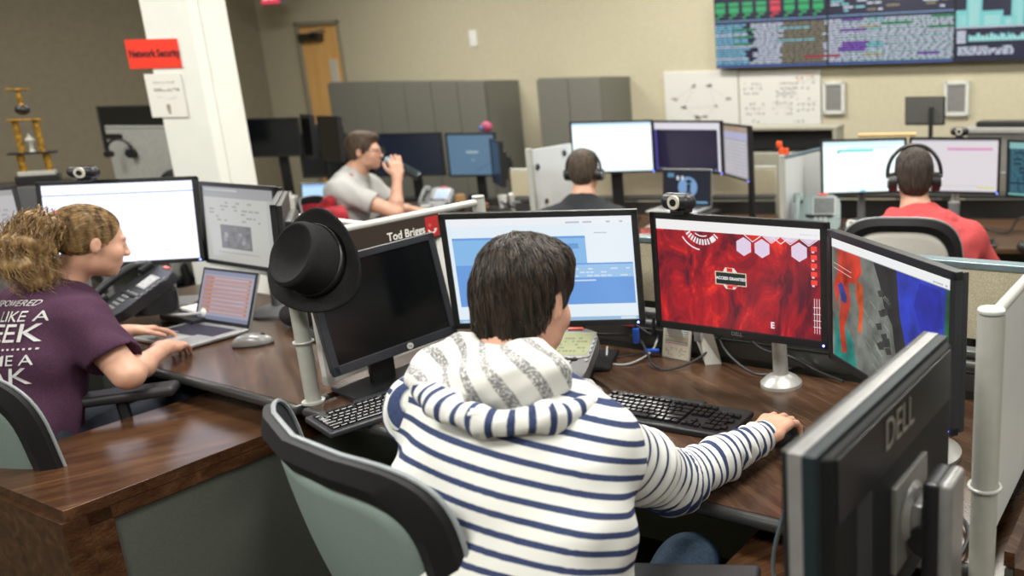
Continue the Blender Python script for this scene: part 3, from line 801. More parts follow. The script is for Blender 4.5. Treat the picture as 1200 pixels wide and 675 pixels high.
# back wall with the door opening
da0,_=on_wall(347,30); da1,_=on_wall(398,30); _,dz=on_wall(372,25)
b=B(MR); b.box(((A0+da0)/2,B1+.05,HC/2),(da0-A0,.1,HC)); b.box(((da1+A1)/2,B1+.05,HC/2),(A1-da1,.1,HC)); b.box(((da0+da1)/2,B1+.05,(HC+dz)/2),(da1-da0,.1,HC-dz))
struct('wall_back',b.obj('wall_back',m_wall,smooth=False))
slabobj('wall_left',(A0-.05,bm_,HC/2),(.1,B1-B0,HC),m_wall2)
b=B(MR); b.box((am,B1-.01,.05),(A1-A0,.02,.1)); struct('baseboard_back',b.obj('baseboard_back',mat('baseboard_dark',(.05,.045,.04),rough=.5)))
b=B(MR); b.box((A0+.01,bm_,.05),(.02,B1-B0-.05,.1)); struct('baseboard_left',b.obj('baseboard_left',MATS['baseboard_dark']))
m_door=wood_mat('door_oak',(.74,.40,.13),(.80,.46,.16),(.85,.52,.20),rough=.45,axis=2,stretch=10)
m_frame=mat('door_frame_grey',(.26,.24,.18),rough=.5)
dt=bpy.data.objects.new('door_1',None); link(dt); c=(da0+da1)/2; dw=da1-da0
dt.matrix_world=MR@Matrix.Translation((c,B1+.03,0)); dt['kind']='structure'
b=B(); b.box((0,0,dz/2-.02),(dw-.05,.045,dz-.04)); b.obj('door_leaf',m_door,dt)
b=B(); b.box((-dw/2+.02,-.02,dz/2),(.04,.08,dz)); b.box((dw/2-.012,-.02,dz/2),(.024,.08,dz)); b.box((0,-.02,dz-.02),(dw,.08,.04)); b.obj('door_frame',m_frame,dt)
b=B(); b.box((dw*.22,-.026,dz*.62),(.11,.008,dz*.42)); b.obj('vision_glass',mat('door_glass_strip',(.62,.60,.52),rough=.15),dt)
b=B(); b.box((-dw*.15,-.06,dz-.16),(.32,.06,.08),.01); b.tube([(-dw*.1,-.09,dz-.15),(dw*.05,-.16,dz-.12),(dw*.18,-.06,dz-.09)],.012); b.obj('door_closer',mat('closer_bronze',(.06,.05,.04),rough=.4,metal=.5),dt)
b=B(); b.cyl((dw*.36,-.03,1.0),(dw*.36,-.08,1.0),.02); b.box((dw*.31,-.08,1.0),(.12,.018,.02),.005); b.obj('door_handle',ALU,dt)
# round-cornered column with its notices
cb=at(182,100,4.6); 
def column():
    c=np.array([cb[0]+.055,4.86]); t=thing('column','square white painted column with a corner toward the camera behind the two left-hand monitors','column',(c[0],c[1],0),rad(-5))
    b=B(); w=.285
    b.box((0,0,HC/2),(w,w,HC),.012); b.obj('shaft',mat('column_white',(.80,.81,.76),rough=.6,var=.02,scale=8),t)
    b=B(); b.box((w*.5+.006,.0,HC/2),(.012,w*.5,HC),.004); b.obj('corner_guard',MATS['column_white'],t)
    B().box((0,0,.06),(w+.02,w+.02,.12),.004).obj('plinth',MATS['baseboard_dark'],t)
    return t,c,w
column_t,cc,cw=column()
# ------------------------------------------------------------------ wall furniture
def wall_thing(name,label,cat,px,py,off=0.,group=None,z=None):
    a,zz=on_wall(px,py,off); t=thing(name,label,cat,(0,0,0),0,group)
    t.matrix_world=MR@Matrix.Translation((a,B1-off,zz if z is None else z)); return t,a,zz
t,a,zz=wall_thing('wall_switch','small white switch plate alone on the sand wall above the long grey cabinets','switch',555,45)
B().box((0,-.006,0),(.09,.012,.15),.004).obj('plate',WHT,t); B().box((0,-.014,-.005),(.03,.008,.06),.002).obj('rocker',WHT,t)
m_cab=mat('cabinet_grey_metal',(.150,.148,.125),rough=.5,var=.05,scale=60); m_cab2=mat('cabinet_handle_dark',(.03,.03,.03),rough=.4)
def cabinet(px0,px1,ytop,label,group=None,dep=.48):
    a0,z0=on_wall(px0,ytop,dep); a1,_=on_wall(px1,ytop,dep); w=a1-a0
    t=thing('storage_cabinet',label,'cabinet',(0,0,0),0,group); t.matrix_world=MR@Matrix.Translation(((a0+a1)/2,B1-dep/2-.002,0)); H=z0
    B().box((0,0.012,H/2),(w-.006,dep-.03,H),.004).obj('cabinet_body',m_cab,t)
    for q in (-1,1):
        B().box((q*w/4,-dep/2+.006,H/2+.03),(w/2-.008,.018,H-.09),.003).obj('door',m_cab,t)
        B().box((q*.03,-dep/2-.012,H*.58),(.012,.02,.14),.004).obj('handle',m_cab2,children(t)[-1])
    return t
g3='tall grey metal storage cabinets along the back wall, left run'
cabinet(383,441,96.5,'leftmost of the three joined grey metal cabinets right of the oak door',g3)
cabinet(441,504,96.,'middle one of the three joined grey metal cabinets right of the oak door',g3)
cabinet(504,567,95.5,'rightmost of the three joined grey metal cabinets, its darker side panel showing',g3)
cabinet(628,703,91.5,'separate grey metal two-door cabinet standing alone on the back wall')
for px0,px1,lb in ((779,865,'left white dry-erase board with a sparse loop diagram, under the video wall'),(867,962,'right white dry-erase board crowded with small network diagrams, under the video wall')):
    a0,z1=on_wall(px0,84.5); a1,_=on_wall(px1,84); z0=on_wall(px0,168)[1]; w,h=a1-a0,z1-z0
    t=thing('whiteboard',lb,'whiteboard',(0,0,0),0,'dry-erase boards on the back wall'); t.matrix_world=MR@Matrix.Translation(((a0+a1)/2,B1-.012,(z0+z1)/2))
    B().box((0,0,0),(w,.02,h),.004).obj('board',WHT,t)
    ar=Art(w-.01,h-.01,(.60,.595,.56),.0006); ar.lay(); ink=(.10,.10,.11); rr=random.Random(px0)
    if px0<800:
        pts=[(.42,.80),(.62,.80),(.13,.62),(.25,.50),(.70,.52),(.87,.62),(.45,.36),(.55,.36)]
        for i,(x,y) in enumerate(pts):
            for k in range(4): ar.rect(x-.05+rr.random()*.06,y-.03+rr.random()*.04,x+rr.random()*.05,y+.006+rr.random()*.03,(.42,.38,.34) if k%2 else ink)
        for i,j in ((0,2),(0,3),(1,5),(1,4),(3,6),(4,7),(3,4)): ar.line(*pts[i],*pts[j],.006,(.50,.48,.46))
        for x in (.40,.56): ar.rect(x,.27,x+.015,.33,ink)
    else:
        for gx,gy,n in ((.18,.83,5),(.62,.83,6),(.85,.90,4),(.2,.55,5),(.55,.55,6),(.85,.6,4),(.22,.3,4),(.70,.3,5),(.6,.72,3)):
            for k in range(n):
                for j in range(3):
                    x=gx-.13+.26*k/n+rr.uniform(-.01,.01); y=gy-.07*j+rr.uniform(-.01,.01)
                    if rr.random()<.75: ar.rect(x,y,x+.022,y+.022,ink if rr.random()<.8 else (.4,.38,.36))
            ar.line(gx-.12,gy-.05,gx+.12,gy-.03+rr.uniform(-.03,.03),.005,(.45,.44,.42)); ar.line(gx,gy-.13,gx+.1,gy,.004,(.5,.48,.46))
        ar.lay()
        for k in range(9): ar.rect(.76+.022*k,.94+rr.uniform(-.01,.01),.772+.022*k,.955+rr.uniform(0,.01),(.75,.30,.2))
        ar.rect(.73,.86,.75,.90,(.75,.35,.2))
    ar.obj('ink_drawing',PRINT,t,Matrix.Translation((0,-.0112,0)))
for px0,px1,y0,y1,lb in ((965,991,95.5,134,'white-framed wall grille with grey mesh just right of the dry-erase boards'),(1107,1137,95,136,'white-framed wall grille with grey mesh behind the dark monitor at the far right')):
    a0,z1=on_wall(px0,y0); a1,_=on_wall(px1,y0); z0=on_wall(px0,y1)[1]; w,h=a1-a0,z1-z0
    t=thing('wall_grille',lb,'grille',(0,0,0),0,'wall grilles under the video wall'); t.matrix_world=MR@Matrix.Translation(((a0+a1)/2,B1-.02,(z0+z1)/2))
    b=B()
    for q in (-1,1): b.box((q*(w/2-.015),0,0),(.03,.03,h),.004); b.box((0,0,q*(h/2-.015)),(w-.01,.03,.03),.004)
    b.obj('frame',mat('grille_white',(.55,.56,.52),rough=.5),t)
    b=B(); b.box((0,.004,0),(w-.05,.012,h-.05))
    for i in range(9): b.box((0,-.004,-h/2+.05+(h-.1)*i/8),(w-.055,.006,.006))
    b.obj('grille_mesh',mat('grille_grey',(.22,.215,.21),rough=.7),t)
# exit sign & red lamps near the door
aL,zL=on_wall(320,3,.35); t=thing('exit_sign','small glowing red exit sign hanging near the corner above the oak door','sign',(0,0,0)); t.matrix_world=MR@Matrix.Translation((aL,B1-.35,zL+.06))
B().box((0,0,0),(.30,.05,.18),.008).obj('housing',GRYP,t)
ar=Art(.27,.15,g2l(235,70,90),.0006); ar.lay().text('EXIT',.5,.5,.10,(1,.75,.75),.006); ar.obj('sign_face',SCR,t,Matrix.Translation((0,-.027,0)))
B().cyl((0,0,.09),(0,0,HC-zL-.06),.012).obj('hanger',GRYP,t)
# video wall
rr=random.Random(5)
def tv_art(kind):
    def f(w,h):
        a=Art(w,h,(.006,.008,.040),.0006); a.lay()
        LB,WH,OL,PU,GR,RD,CY=(.25,.62,.85),(.75,.82,.95),(.30,.26,.14),(.28,.10,.62),(.03,.42,.14),(.75,.05,.08),(.30,.75,.80)
        rows=18; rh=.62/rows
        if kind<2:
            a.rect(0,.66,1,.672,(.25,.45,.75)); a.rect(0,.0,1,.022,(.08,.15,.45))
            for i in range(rows-1):
                y=.045+i*rh; x=0.; 
                while x<1:
                    if kind==0:
                        c=LB if x<.26 else ((.006,.008,.04) if x<.33 and i%7!=0 else (WH if x<.58 else (OL if x<.96 else WH)))
                        if i%5==2 and x<.26: c=WH
                        if i in (8,11,14) and .14<x<.34: c=GR
                        if i in (2,17) and x>.80: c=RD
                        if i in (9,14,18) and .55<x<.85: c=CY
                    else:
                        c=WH if (i%3 or x<.1) else (.55,.8,.8)
                        if (3<i<8 or i in (12,16)) and .07<x<.28: c=PU
                        if i in (2,13,19) and .25<x<.42: c=(.7,.65,.35)
                        if .30<x<.42 and i in(5,6,7,12,16): c=CY
                        if i in (14,) and .4<x<.65: c=GR
                        if i in (12,16) and x>.80: c=GR
                        if i in (2,19) and .7<x<.88: c=PU
                        if x<.07 and i in (2,): c=RD
                    L=rr.choice((.035,.05,.07))
                    a.rect(x,y,min(1,x+L*.84),y+rh*.52,c); x+=L
            if kind==0:
                for k in range(8):
                    c=RD if k==4 else GR; x=.01+.125*k
                    a.rect(x,.78,x+.09,.86,c); a.rect(x,.70,x+.03,.725,c); a.rect(x+.02,.74,x+.07,.765,c); a.rect(x,.88,x+.09,.93,c)
            else:
                a.words(.02,.72,.98,.98,6,WH,.35,8,.5,[WH,OL,CY])
        else:
            T2=(.20,.62,.62); T3=(.45,.75,.72)
            for x0,x1,hh in ((.0,.10,.22),(.08,.2,.7),(.2,.36,.2),(.36,.46,.12),(.42,.52,.75),(.55,.72,.3),(.74,.98,.6)): a.rect(x0,.46,x1,.46+hh,T2); a.rect(x0+.02,.46,x1-.02,.46+hh*.7,T3)
            a.rect(0,.44,1,.455,WH)
            for k in range(60): a.rect(.1+.9*k/60,.26,.1+.9*(k+1)/60,.31+.06*rr.random(),T3 if k%2 else T2)
            for k in range(5): a.rect(.01,.24+.035*k,.08,.262+.035*k,WH)
            a.words(.02,.08,.45,.2,4,WH,.9,4,.6); a.words(.75,.08,.98,.2,4,WH,.9,4,.6)
        return a
    return f
tvx=[838,970,1118,1278]
for i,lb in enumerate(('left panel of the wall-mounted video wall, rows of blue and green status text','middle panel of the wall-mounted video wall, rows of white and purple status text','right panel of the wall-mounted video wall, turquoise bar graphs')):
    a0,_=on_wall(tvx[i],60,.10); a1,_=on_wall(tvx[i+1],60,.10); zb=on_wall(970,77,.10)[1]; w=a1-a0; h=w*.565+.0
    t=thing('video_display',lb,'display',(0,0,0),0,'displays of the video wall'); t.matrix_world=MR@Matrix.Translation(((a0+a1)/2,B1-.10,zb+h/2))
    B().box((0,.03,0),(w-.004,.05,h),.004).obj('housing',BLK,t)
    tv_art(i)(w-.016,h-.016).obj('screen',SCR,t,Matrix.Translation((0,.004,0)))
    B().box((0,.076,0),(.4,.045,.3)).obj('wall_bracket',BLK,t)
# ------------------------------------------------------------------ lights of the room: recessed ceiling fluorescents
def troffer(a,b,e=58.,s=(1.2,.6)):
    l=bpy.data.lights.new('ceiling_light','AREA'); l.shape='RECTANGLE'; l.size,l.size_y=s; l.energy=e; l.color=(1.,.97,.90)
    o=bpy.data.objects.new('ceiling_light',l); COL.objects.link(o); o.matrix_world=MR@Matrix.Translation((a,b,HC-.02)); 
for a,b,e in ((-6.0,4.8,75),(-3.4,5.0,95),(-.8,5.0,85),(1.8,5.0,62),(-5.6,1.6,55),(-3.0,2.2,80),(-.6,2.2,80),(2.2,2.0,60),(-3.6,-.8,80),(-1.0,-.6,95),(1.6,-.8,70),(-6.6,-1.,50)):
    troffer(a,b,e)
w=bpy.data.worlds.new('world'); SC.world=w; w.use_nodes=True; w.node_tree.nodes['Background'].inputs[0].default_value=(.5,.5,.5,1); w.node_tree.nodes['Background'].inputs[1].default_value=.2
SC.view_settings.view_transform='Standard'; SC.view_settings.look='None'; SC.view_settings.gamma=1.; SC.view_settings.use_curve_mapping=False; SC.view_settings.exposure=-0.12
# ------------------------------------------------------------------ the row of desks: u runs along the front edge, v goes to the back partition
YU=rad(-26.5); U_=np.array([math.cos(YU),math.sin(YU)]); V_=np.array([-math.sin(YU),math.cos(YU)]); L0=np.array([-1.39,2.235])
def uv(u,v,z=None):
    p=L0+U_*u+V_*v; return (p[0],p[1]) if z is None else (p[0],p[1],z)
MU=Matrix.Translation((L0[0],L0[1],0))@Matrix.Rotation(YU,4,'Z')
EDGE=mat('desk_edge_black_rubber',(.035,.036,.036),rough=.3,spec=.6)
def worktop(u0,u1,v1,dip,label,name='desk',zt=.73):
    c=((u0+u1)/2,0); t=thing(name,label,'desk',(*uv(c[0],0),0),YU)
    W=(u1-u0)/2; front=[(W*(2*i/24-1), -.03+dip*(1-(2*i/24-1)**2)**1.0) for i in range(25)]
    poly=front+[(W,v1),(-W,v1)]
    B().prism(poly,zt-.028,zt,.003).obj('desk_surface',WOOD,t)
    b=B(); pts=[(x,y-.004,zt-.016) for x,y in front]; pts=[(-W-.0,.06,zt-.016)]+pts+[(W,.06,zt-.016)]
    b.tube(pts,.0155,12); b.obj('rubber_edge',EDGE,t)
    for q in (-1,1): B().box((q*(W-.02),v1*.72,zt/2-.014),(.03,v1*.42,zt-.03),.003).obj('side_support',GPAN,t)
    return t
worktop(.02,1.92,.765,.0,'main walnut worksurface with black rubber edge under the striped hoodie man\'s keyboard')
worktop(-1.95,-.03,.765,.02,'left walnut worksurface with grey edge, holding the open laptop and silver mouse')
# low credenzas under the worktops
t=thing('credenza','low walnut topped credenza with grey side panel in the lower left foreground','credenza',(*uv(-.36,-.56),0),YU)
B().box((0,.64,.635),(.52,1.30,.03),.002).obj('top',WOODV,t)
b=B(); b.box((0,.005,.31),(.52,.05,.62),.002); b.obj('end_panel',WOODV,t)
b=B(); b.box((0.247,.055,.31),(.022,.055,.62),.002); b.box((.247,.64,.602),(.022,1.22,.035),.002); b.obj('edge_frame',WOODV,t)
B().box((.24,.66,.295),(.016,1.15,.58)).obj('grey_panel',GPAN,t); B().box((-.2,.62,.3),(.016,1.15,.58)).obj('inner_panel',GPAN,t)
t=thing('modesty_panel','flat grey panel under the main worksurface behind the mesh chair','panel',(*uv(.0,.80),0),YU)
B().box((.97,-.03,.36),(1.85,.018,.68)).obj('panel_board',GPAN,t)
t=thing('credenza','low walnut credenza partly under the right end of the main worksurface','credenza',(*uv(1.79,-.70),0),YU)
B().box((0,.6,.635),(.70,1.3,.03),.002).obj('top',WOODV,t); B().box((0,.02,.31),(.68,.03,.62)).obj('end_panel',WOODV,t)
B().box((-.33,.6,.31),(.016,1.2,.61)).obj('side_panel',GPAN,t); B().box((.33,.6,.31),(.016,1.2,.61)).obj('side_panel',GPAN,t)
# posts and partitions
P0=uv(0,0); PF=(-1.125,2.955)
post(P0[0],P0[1],.73,1.12,'slim grey partition post rising from the desk front, felt hat on its top',.0205,ring=.913)
post(PF[0],PF[1],.73,1.225,'far grey partition post at the end of the name-plate rail',.022)
PR=(.332,1.335)
post(PR[0],PR[1],.655,1.223,'tall grey partition post with clear clamp ring at the right edge',.0235,ring=.895)
d=np.array(PF)-np.array(P0); d/=np.linalg.norm(d)
q0=(P0[0]+d[0]*.045,P0[1]+d[1]*.045); q1=(P0[0]+d[0]*.565,P0[1]+d[1]*.565)
pt=panel(q0,q1,.765,1.19,'white framed partition with a dark name strip behind the switched-off monitor',WPAN,frame=WHT,th=.02,rail=False)
B().cyl((0,0,.437),(np.linalg.norm(np.array(PF)-P0)-.06,0,.437),.012,None,16).obj('top_rail',RAIL,pt)
Ln=math.hypot(q1[0]-q0[0],q1[1]-q0[1])
t=thing('name_plate','dark brown name plate with white lettering and red badge on the partition','sign',(*( (q0[0]+q1[0])/2-0*d[1],(q0[1]+q1[1])/2),1.12),math.atan2(d[1],d[0]))
B().box((-.005,-.0145,.035),(.50,.008,.085),.002).obj('plate',mat('name_plate_brown',(.030,.019,.014),rough=.35),t)
a=Art(.49,.075,(.030,.019,.014),.0004); a.lay(); a.text('Tod Briggs',.70,.46,.036,(.80,.80,.77),.0008)
a.rect(.868,.08,.985,.98,(.42,.015,.015)); a.lay(); a.arc(.925,.50,.016,.022,200,340,(.8,.7,.7)); a.disc(.950,.36,.005,(.85,.8,.8)); a.disc(.905,.6,.006,(.6,.1,.1))
a.obj('lettering',PRINT,t,Matrix.Translation((0,-.0192,.035)))
# right hand partition
dr=V_; qa=(PR[0]+dr[0]*.04,PR[1]+dr[1]*.04); qb=(PR[0]+dr[0]*.78,PR[1]+dr[1]*.78)
panel(qa,qb,.76,1.195,'plain white partition panel running off behind the right-hand post',WPAN,th=.008,rail=True)
t=thing('edge_board','dark walnut edge board and grey side under the right-hand white partition','desk',(PR[0]+.03,PR[1]+.03,0),math.atan2(dr[1],dr[0]))
B().box((.34,-.03,.742),(.70,.02,.030)).obj('edge_strip',WOODV,t); B().box((.34,-.03,.36),(.70,.016,.72)).obj('grey_side',GPAN,t)
B().box((.34,-.33,.715),(.70,.58,.025)).obj('top',WOOD,t)
# back partitions, beige tackable fabric
def backpan(u0,u1,label,z1=1.10,v=.80):
    p0,p1=uv(u0,v),uv(u1,v)
    t=panel(p0,p1,.90,z1,label,FAB,th=.045,rail=False)
    L=u1-u0
    B().box((L/2,0,z1-.90+.008),(L,.055,.018),.004).obj('top_cap',mat('rail_blue_grey',(.25,.33,.37),rough=.25,metal=.5),t)
    b=B(); b.box((L/2,0,-.045),(L,.05,.02),.006); b.box((L/2,-.012,-.075),(L,.06,.03),.012,seg=3); b.box((L/2,0,-.13),(L,.045,.06),.008); b.obj('cable_tray',mat('tray_grey',(.10,.105,.10),rough=.35,metal=.2),t)
    B().box((L/2,0,-.52),(L,.03,.72)).obj('lower_panel',GPAN,t)
    return t
backpan(.06,1.92,'low beige fabric partition with blue-grey cap behind the three main monitors')
p0,p1=(-1.16,2.99),(-2.95,4.10)
t=panel(p0,p1,.76,1.055,'low white partition behind the left worksurface, thin white top rail',WPAN,th=.02,rail=True,rail_m=WHT)
B().sph((.03,0,.318),(.028,.028,.03),18).obj('joint_cap',WHT,t)
# ------------------------------------------------------------------ monitors of the main desk
def art_white(w,h):
    a=Art(w,h,(.82,.92,1.)); a.lay()
    a.rect(0,.93,1,1,(.90,.93,.97)); a.rect(.0,.0,1,.035,(.35,.55,.75)); a.words(.02,.005,.2,.03,1,(.8,.9,1),.9,1)
    a.rect(.02,.16,.99,.82,(.16,.36,.78)); a.lay(); a.rect(.02,.56,.74,.80,(.26,.52,.86)); a.rect(.74,.56,.99,.93,(.85,.93,1.)); a.rect(.66,.42,.99,.545,(.35,.58,.88))
    a.lay(); a.words(.62,.43,.97,.53,3,(.7,.8,.95),.7,2,.4); a.rect(.62,.385,.78,.40,(.6,.75,.95)); a.words(.28,.94,.95,.97,1,(.5,.55,.65),.4,5); a.rect(.79,.84,.86,.85,(.55,.6,.7))
    a.rect(.55,.70,.7,.75,(.15,.35,.7)); a.rect(.9,.005,.985,.03,(.7,.8,.9))
    return a
def red_emission():
    m,nt,b=_mat('red_desktop_picture'); N=nt.nodes; L=nt.links
    tc=N.new('ShaderNodeTexCoord'); mp=N.new('ShaderNodeMapping'); mp.inputs['Scale'].default_value=(11,11,5.5); n=N.new('ShaderNodeTexNoise'); n.inputs['Scale'].default_value=1.; n.inputs['Detail'].default_value=9; n.inputs['Distortion'].default_value=.9; n.inputs['Roughness'].default_value=.68
    L.new(tc.outputs['Object'],mp.inputs[0]); L.new(mp.outputs[0],n.inputs['Vector'])
    cr=N.new('ShaderNodeValToRGB'); e=cr.color_ramp.elements; e[0].position=.36; e[0].color=(*g2l(84,18,36),1); e[1].position=.63; e[1].color=(*g2l(240,56,42),1); q=e.new(.52); q.color=(*g2l(172,26,38),1)
    vd=N.new('ShaderNodeVectorMath'); vd.operation='DISTANCE'; vd.inputs[1].default_value=(.62,.5,.12); L.new(tc.outputs['Generated'],vd.inputs[0])
    mr=N.new('ShaderNodeMapRange'); mr.inputs['From Min'].default_value=.05; mr.inputs['From Max'].default_value=.60; mr.inputs['To Min'].default_value=.15; mr.inputs['To Max'].default_value=-.035; L.new(vd.outputs['Value'],mr.inputs['Value'])
    ad=N.new('ShaderNodeMath'); ad.operation='ADD'; L.new(n.outputs['Fac'],ad.inputs[0]); L.new(mr.outputs[0],ad.inputs[1])
    L.new(ad.outputs[0],cr.inputs[0]); L.new(cr.outputs[0],b.inputs['Emission Color']); b.inputs['Emission Strength'].default_value=1.15; b.inputs['Base Color'].default_value=(.01,.01,.01,1); b.inputs['Roughness'].default_value=.3
    return m
def art_red(w,h):
    a=Art(w,h,(1,0,0)); a.mi[0]=1; a.extra=(red_emission(),); a.lay(); P1=(.80,.66,.84); WH=(.95,.9,.95); R2=g2l(225,45,35); D2=g2l(90,15,32)
    # bright swirl at the lower middle
    a.rect(0,.905,1,1,(.93,.92,.92)); a.words(.88,.935,.98,.96,1,(.5,.6,.8),.8,1)
    a.rect(0,.89,.05,.905,R2)
    hx=lambda x,y,r:[(x+r*math.sin(k*PI/3)/w,y+r*math.cos(k*PI/3)/h) for k in range(6)]
    for x,y in ((.555,.795),(.665,.79),(.88,.785)): a.poly(hx(x,y,.026),P1)
    for x in (.61,.72,.83,.935): a.poly([(x-.045,.905),(x+.045,.905),(x,.855)],R2 if x<.7 else P1)
    for x in (.61,.72,.775,.83,.935):
        a.line(x-.05,.903,x,.845,.0022,WH); a.line(x,.845,x+.05,.903,.0022,WH)
    a.arc(.30,1.00,.079,.0825,215,262,WH); a.arc(.30,1.00,.064,.065,205,300,(.9,.3,.3))
    for k in range(9):
        a.arc(.30,1.0,.050,.066,214+k*9,219+k*9,WH)
    a.arc(.30,1.0,.050,.066,296,312,WH); a.arc(.30,1.0,.050,.066,316,320,WH); a.arc(.30,1.0,.040,.043,235,290,WH)
    for k in range(5): a.rect(.945,.80-.075*k,.98,.845-.075*k,g2l(250,70,60)); a.rect(.95,.785-.075*k,.965,.80-.075*k,(.9,.6,.6))
    for k in range(4): a.line(.955,.12+.06*k,1.,.12+.06*k,.0014,WH)
    for k in range(3): a.line(.962+.014*k,.06,.962+.014*k,.38,.0014,WH)
    a.lay(); a.text('E',.715,.085,.024,WH,.0008)
    a.poly([(.405,.47),(.42,.445),(.52,.445),(.50,.405),(.44,.405),(.43,.445)],R2)
    a.rect(.37,.42,.565,.545,(.75,.65,.50)); a.poly([(.42,.545),(.435,.585),(.49,.585),(.51,.545)],(.85,.8,.75)); a.poly([(.42,.42),(.435,.385),(.49,.385),(.51,.42)],(.85,.8,.75)); a.lay()
    a.rect(.376,.428,.559,.537,(.02,.028,.022)); a.rect(.445,.547,.48,.582,R2); a.rect(.445,.388,.48,.418,R2); a.lay(); a.text('ACCESS GRANTED',.4675,.483,.0112,WH,.0004)
    return a
def colour_emission():
    m,nt,b=_mat('paint_desktop_picture'); N=nt.nodes; L=nt.links
    at_=N.new('ShaderNodeAttribute'); at_.attribute_name='col'; tc=N.new('ShaderNodeTexCoord'); n=N.new('ShaderNodeTexNoise'); n.inputs['Scale'].default_value=14; n.inputs['Detail'].default_value=6; L.new(tc.outputs['Object'],n.inputs['Vector'])
    cr=N.new('ShaderNodeValToRGB'); e=cr.color_ramp.elements; e[0].position=.3; e[0].color=(.25,.25,.25,1); e[1].position=.7; e[1].color=(1.3,1.3,1.3,1); L.new(n.outputs['Fac'],cr.inputs[0])
    mx=N.new('ShaderNodeMix'); mx.data_type='RGBA'; mx.blend_type='MULTIPLY'; mx.inputs['Factor'].default_value=1.; L.new(at_.outputs['Color'],mx.inputs[6]); L.new(cr.outputs[0],mx.inputs[7])
    L.new(mx.outputs[2],b.inputs['Emission Color']); b.inputs['Emission Strength'].default_value=1.; b.inputs['Base Color'].default_value=(.01,.01,.01,1)
    return m
def art_colour(w,h):
    a=Art(w,h,g2l(120,125,118)); a.extra=(colour_emission(),); a.cur=1; a.mi[0]=1; a.lay(); rr=random.Random(4)
    def blob(pts,c): a.poly([ (x,y) for x,y in pts],c)
    blob([(.62,0),(.66,.15),(.60,.3),(.57,.5),(.50,.62),(.46,.78),(.40,.93),(1,.93),(1,0)],g2l(40,42,44))
    a.lay(); blob([(.72,.18),(.68,.4),(.63,.60),(.60,.93),(1,.93),(1,.2)],g2l(38,60,190)); blob([(.88,.0),(.90,.35),(1,.55),(1,0)],g2l(30,130,150))
    a.lay(); blob([(.80,.55),(.74,.72),(.78,.9),(.93,.9),(.95,.65)],g2l(28,40,170)); blob([(.955,.45),(.97,.93),(1,.93),(1,.4)],g2l(20,110,70))
    blob([(.02,.0),(.03,.35),(.12,.32),(.22,.20),(.25,0)],g2l(30,140,130)); blob([(.0,.4),(.02,.93),(.10,.93),(.05,.6),(.07,.4)],g2l(120,110,95))
    a.lay()
    blob([(.06,.93),(.28,.93),(.30,.80),(.24,.70),(.13,.66),(.07,.75)],g2l(222,62,34)); blob([(.07,.72),(.16,.74),(.19,.5),(.13,.30),(.15,.08),(.10,.06),(.07,.3),(.09,.5)],g2l(214,66,38))
    blob([(.24,.74),(.31,.70),(.315,.5),(.29,.30),(.265,.32),(.275,.5),(.245,.6)],g2l(228,88,30)); blob([(.02,.62),(.08,.78),(.09,.60),(.05,.45)],g2l(208,58,36))
    a.lay(); blob([(.06,.62),(.10,.66),(.155,.56),(.15,.50),(.10,.50)],g2l(52,72,165)); 
    for k in range(14): x=.42+.10*rr.random(); y=.25+.5*rr.random(); blob([(x,y),(x+.05,y+.03),(x+.06,y-.02),(x+.02,y-.04)],g2l(60,62,60))
    for k in range(18): x=.30+.22*rr.random(); y=.05+.75*rr.random(); a.line(x,y,x+.05,y-.04,.003,g2l(150,155,145))
    a.cur=0; a.lay(); a.rect(0,.93,1,1,(.90,.91,.90)); a.rect(0,.925,1,.932,(.45,.45,.45)); a.words(.86,.94,.98,.965,1,(.35,.4,.4),.8,2)
    a.line(.02,.80,.2,.77,.0015,(.8,.6,.6)); a.line(.02,.76,.2,.73,.0015,(.8,.6,.6))
    return a
SILST=mat('stand_silver',(.50,.50,.48),rough=.3,metal=.45)
monitor((-.708,2.296,1.093),rad(1),rad(-3),.55,.34,'lit monitor showing a blue web page, in front of the striped hoodie man',art_white,bez=.017,led=.93,m_stand=BLK,stand='tee',stand_off=.25)
monitor((-.155,2.198,1.081),rad(-27),rad(0),.55,.34,'lit monitor with a red picture and white hexagons, a webcam on top',art_red,bez=.019,led=.96,m_stand=SILST,logo='DELL',bez_b=.022,base_r=.062,stand_x=.055,stand_off=.14)
monitor((.206,1.786,1.070),rad(-66),rad(0),.55,.34,'lit monitor with a colourful painted picture, turned in at the right',art_colour,bez=.019,led=.96,m_stand=SILST)
# switched-off HP monitor, leaning back
t,T=monitor((-1.193,2.329,1.0),rad(52),rad(3.5),.38,.325,'switched-off black square monitor with round badge, tilted in front of the white partition',None,bez=.020,bez_b=.028,m_bez=mat('hp_bezel',(.030,.034,.042),rough=.35),stand='tee',roll=rad(-5),stand_off=.07)
B(T).cyl((.035,-.0088,-.325/2+.014),(.035,-.0115,-.325/2+.014),.0095,None,24).obj('round_badge',WHT,t)
V,F=text_tris('hp',.011,.0003); o=mesh_obj('logo',[(x+.035,0,y) for x,y in V],F,BLK,t); o.data.transform(T@Matrix.Translation((0,-.0121,-.325/2+.0145)))
# near monitor seen from behind
tl=np.array([-.013,.862]); tr=np.array([.221,1.310]); dv=(tr-tl)/np.linalg.norm(tr-tl); nb=np.array([dv[1],-dv[0]]); Wd=np.linalg.norm(tr-tl); Hd=.352; zt_=1.193
cd=(tl+tr)/2; t=thing('monitor','large black and silver monitor seen from behind in the right foreground','monitor',(cd[0]+nb[0]*.092,cd[1]+nb[1]*.092,.655),0)
t.rotation_euler=(0,0,math.atan2(dv[1],dv[0])+PI)   # local +x runs near, +y out of the back? 
ang=math.atan2(dv[1],dv[0]); t.rotation_euler=(0,0,ang)
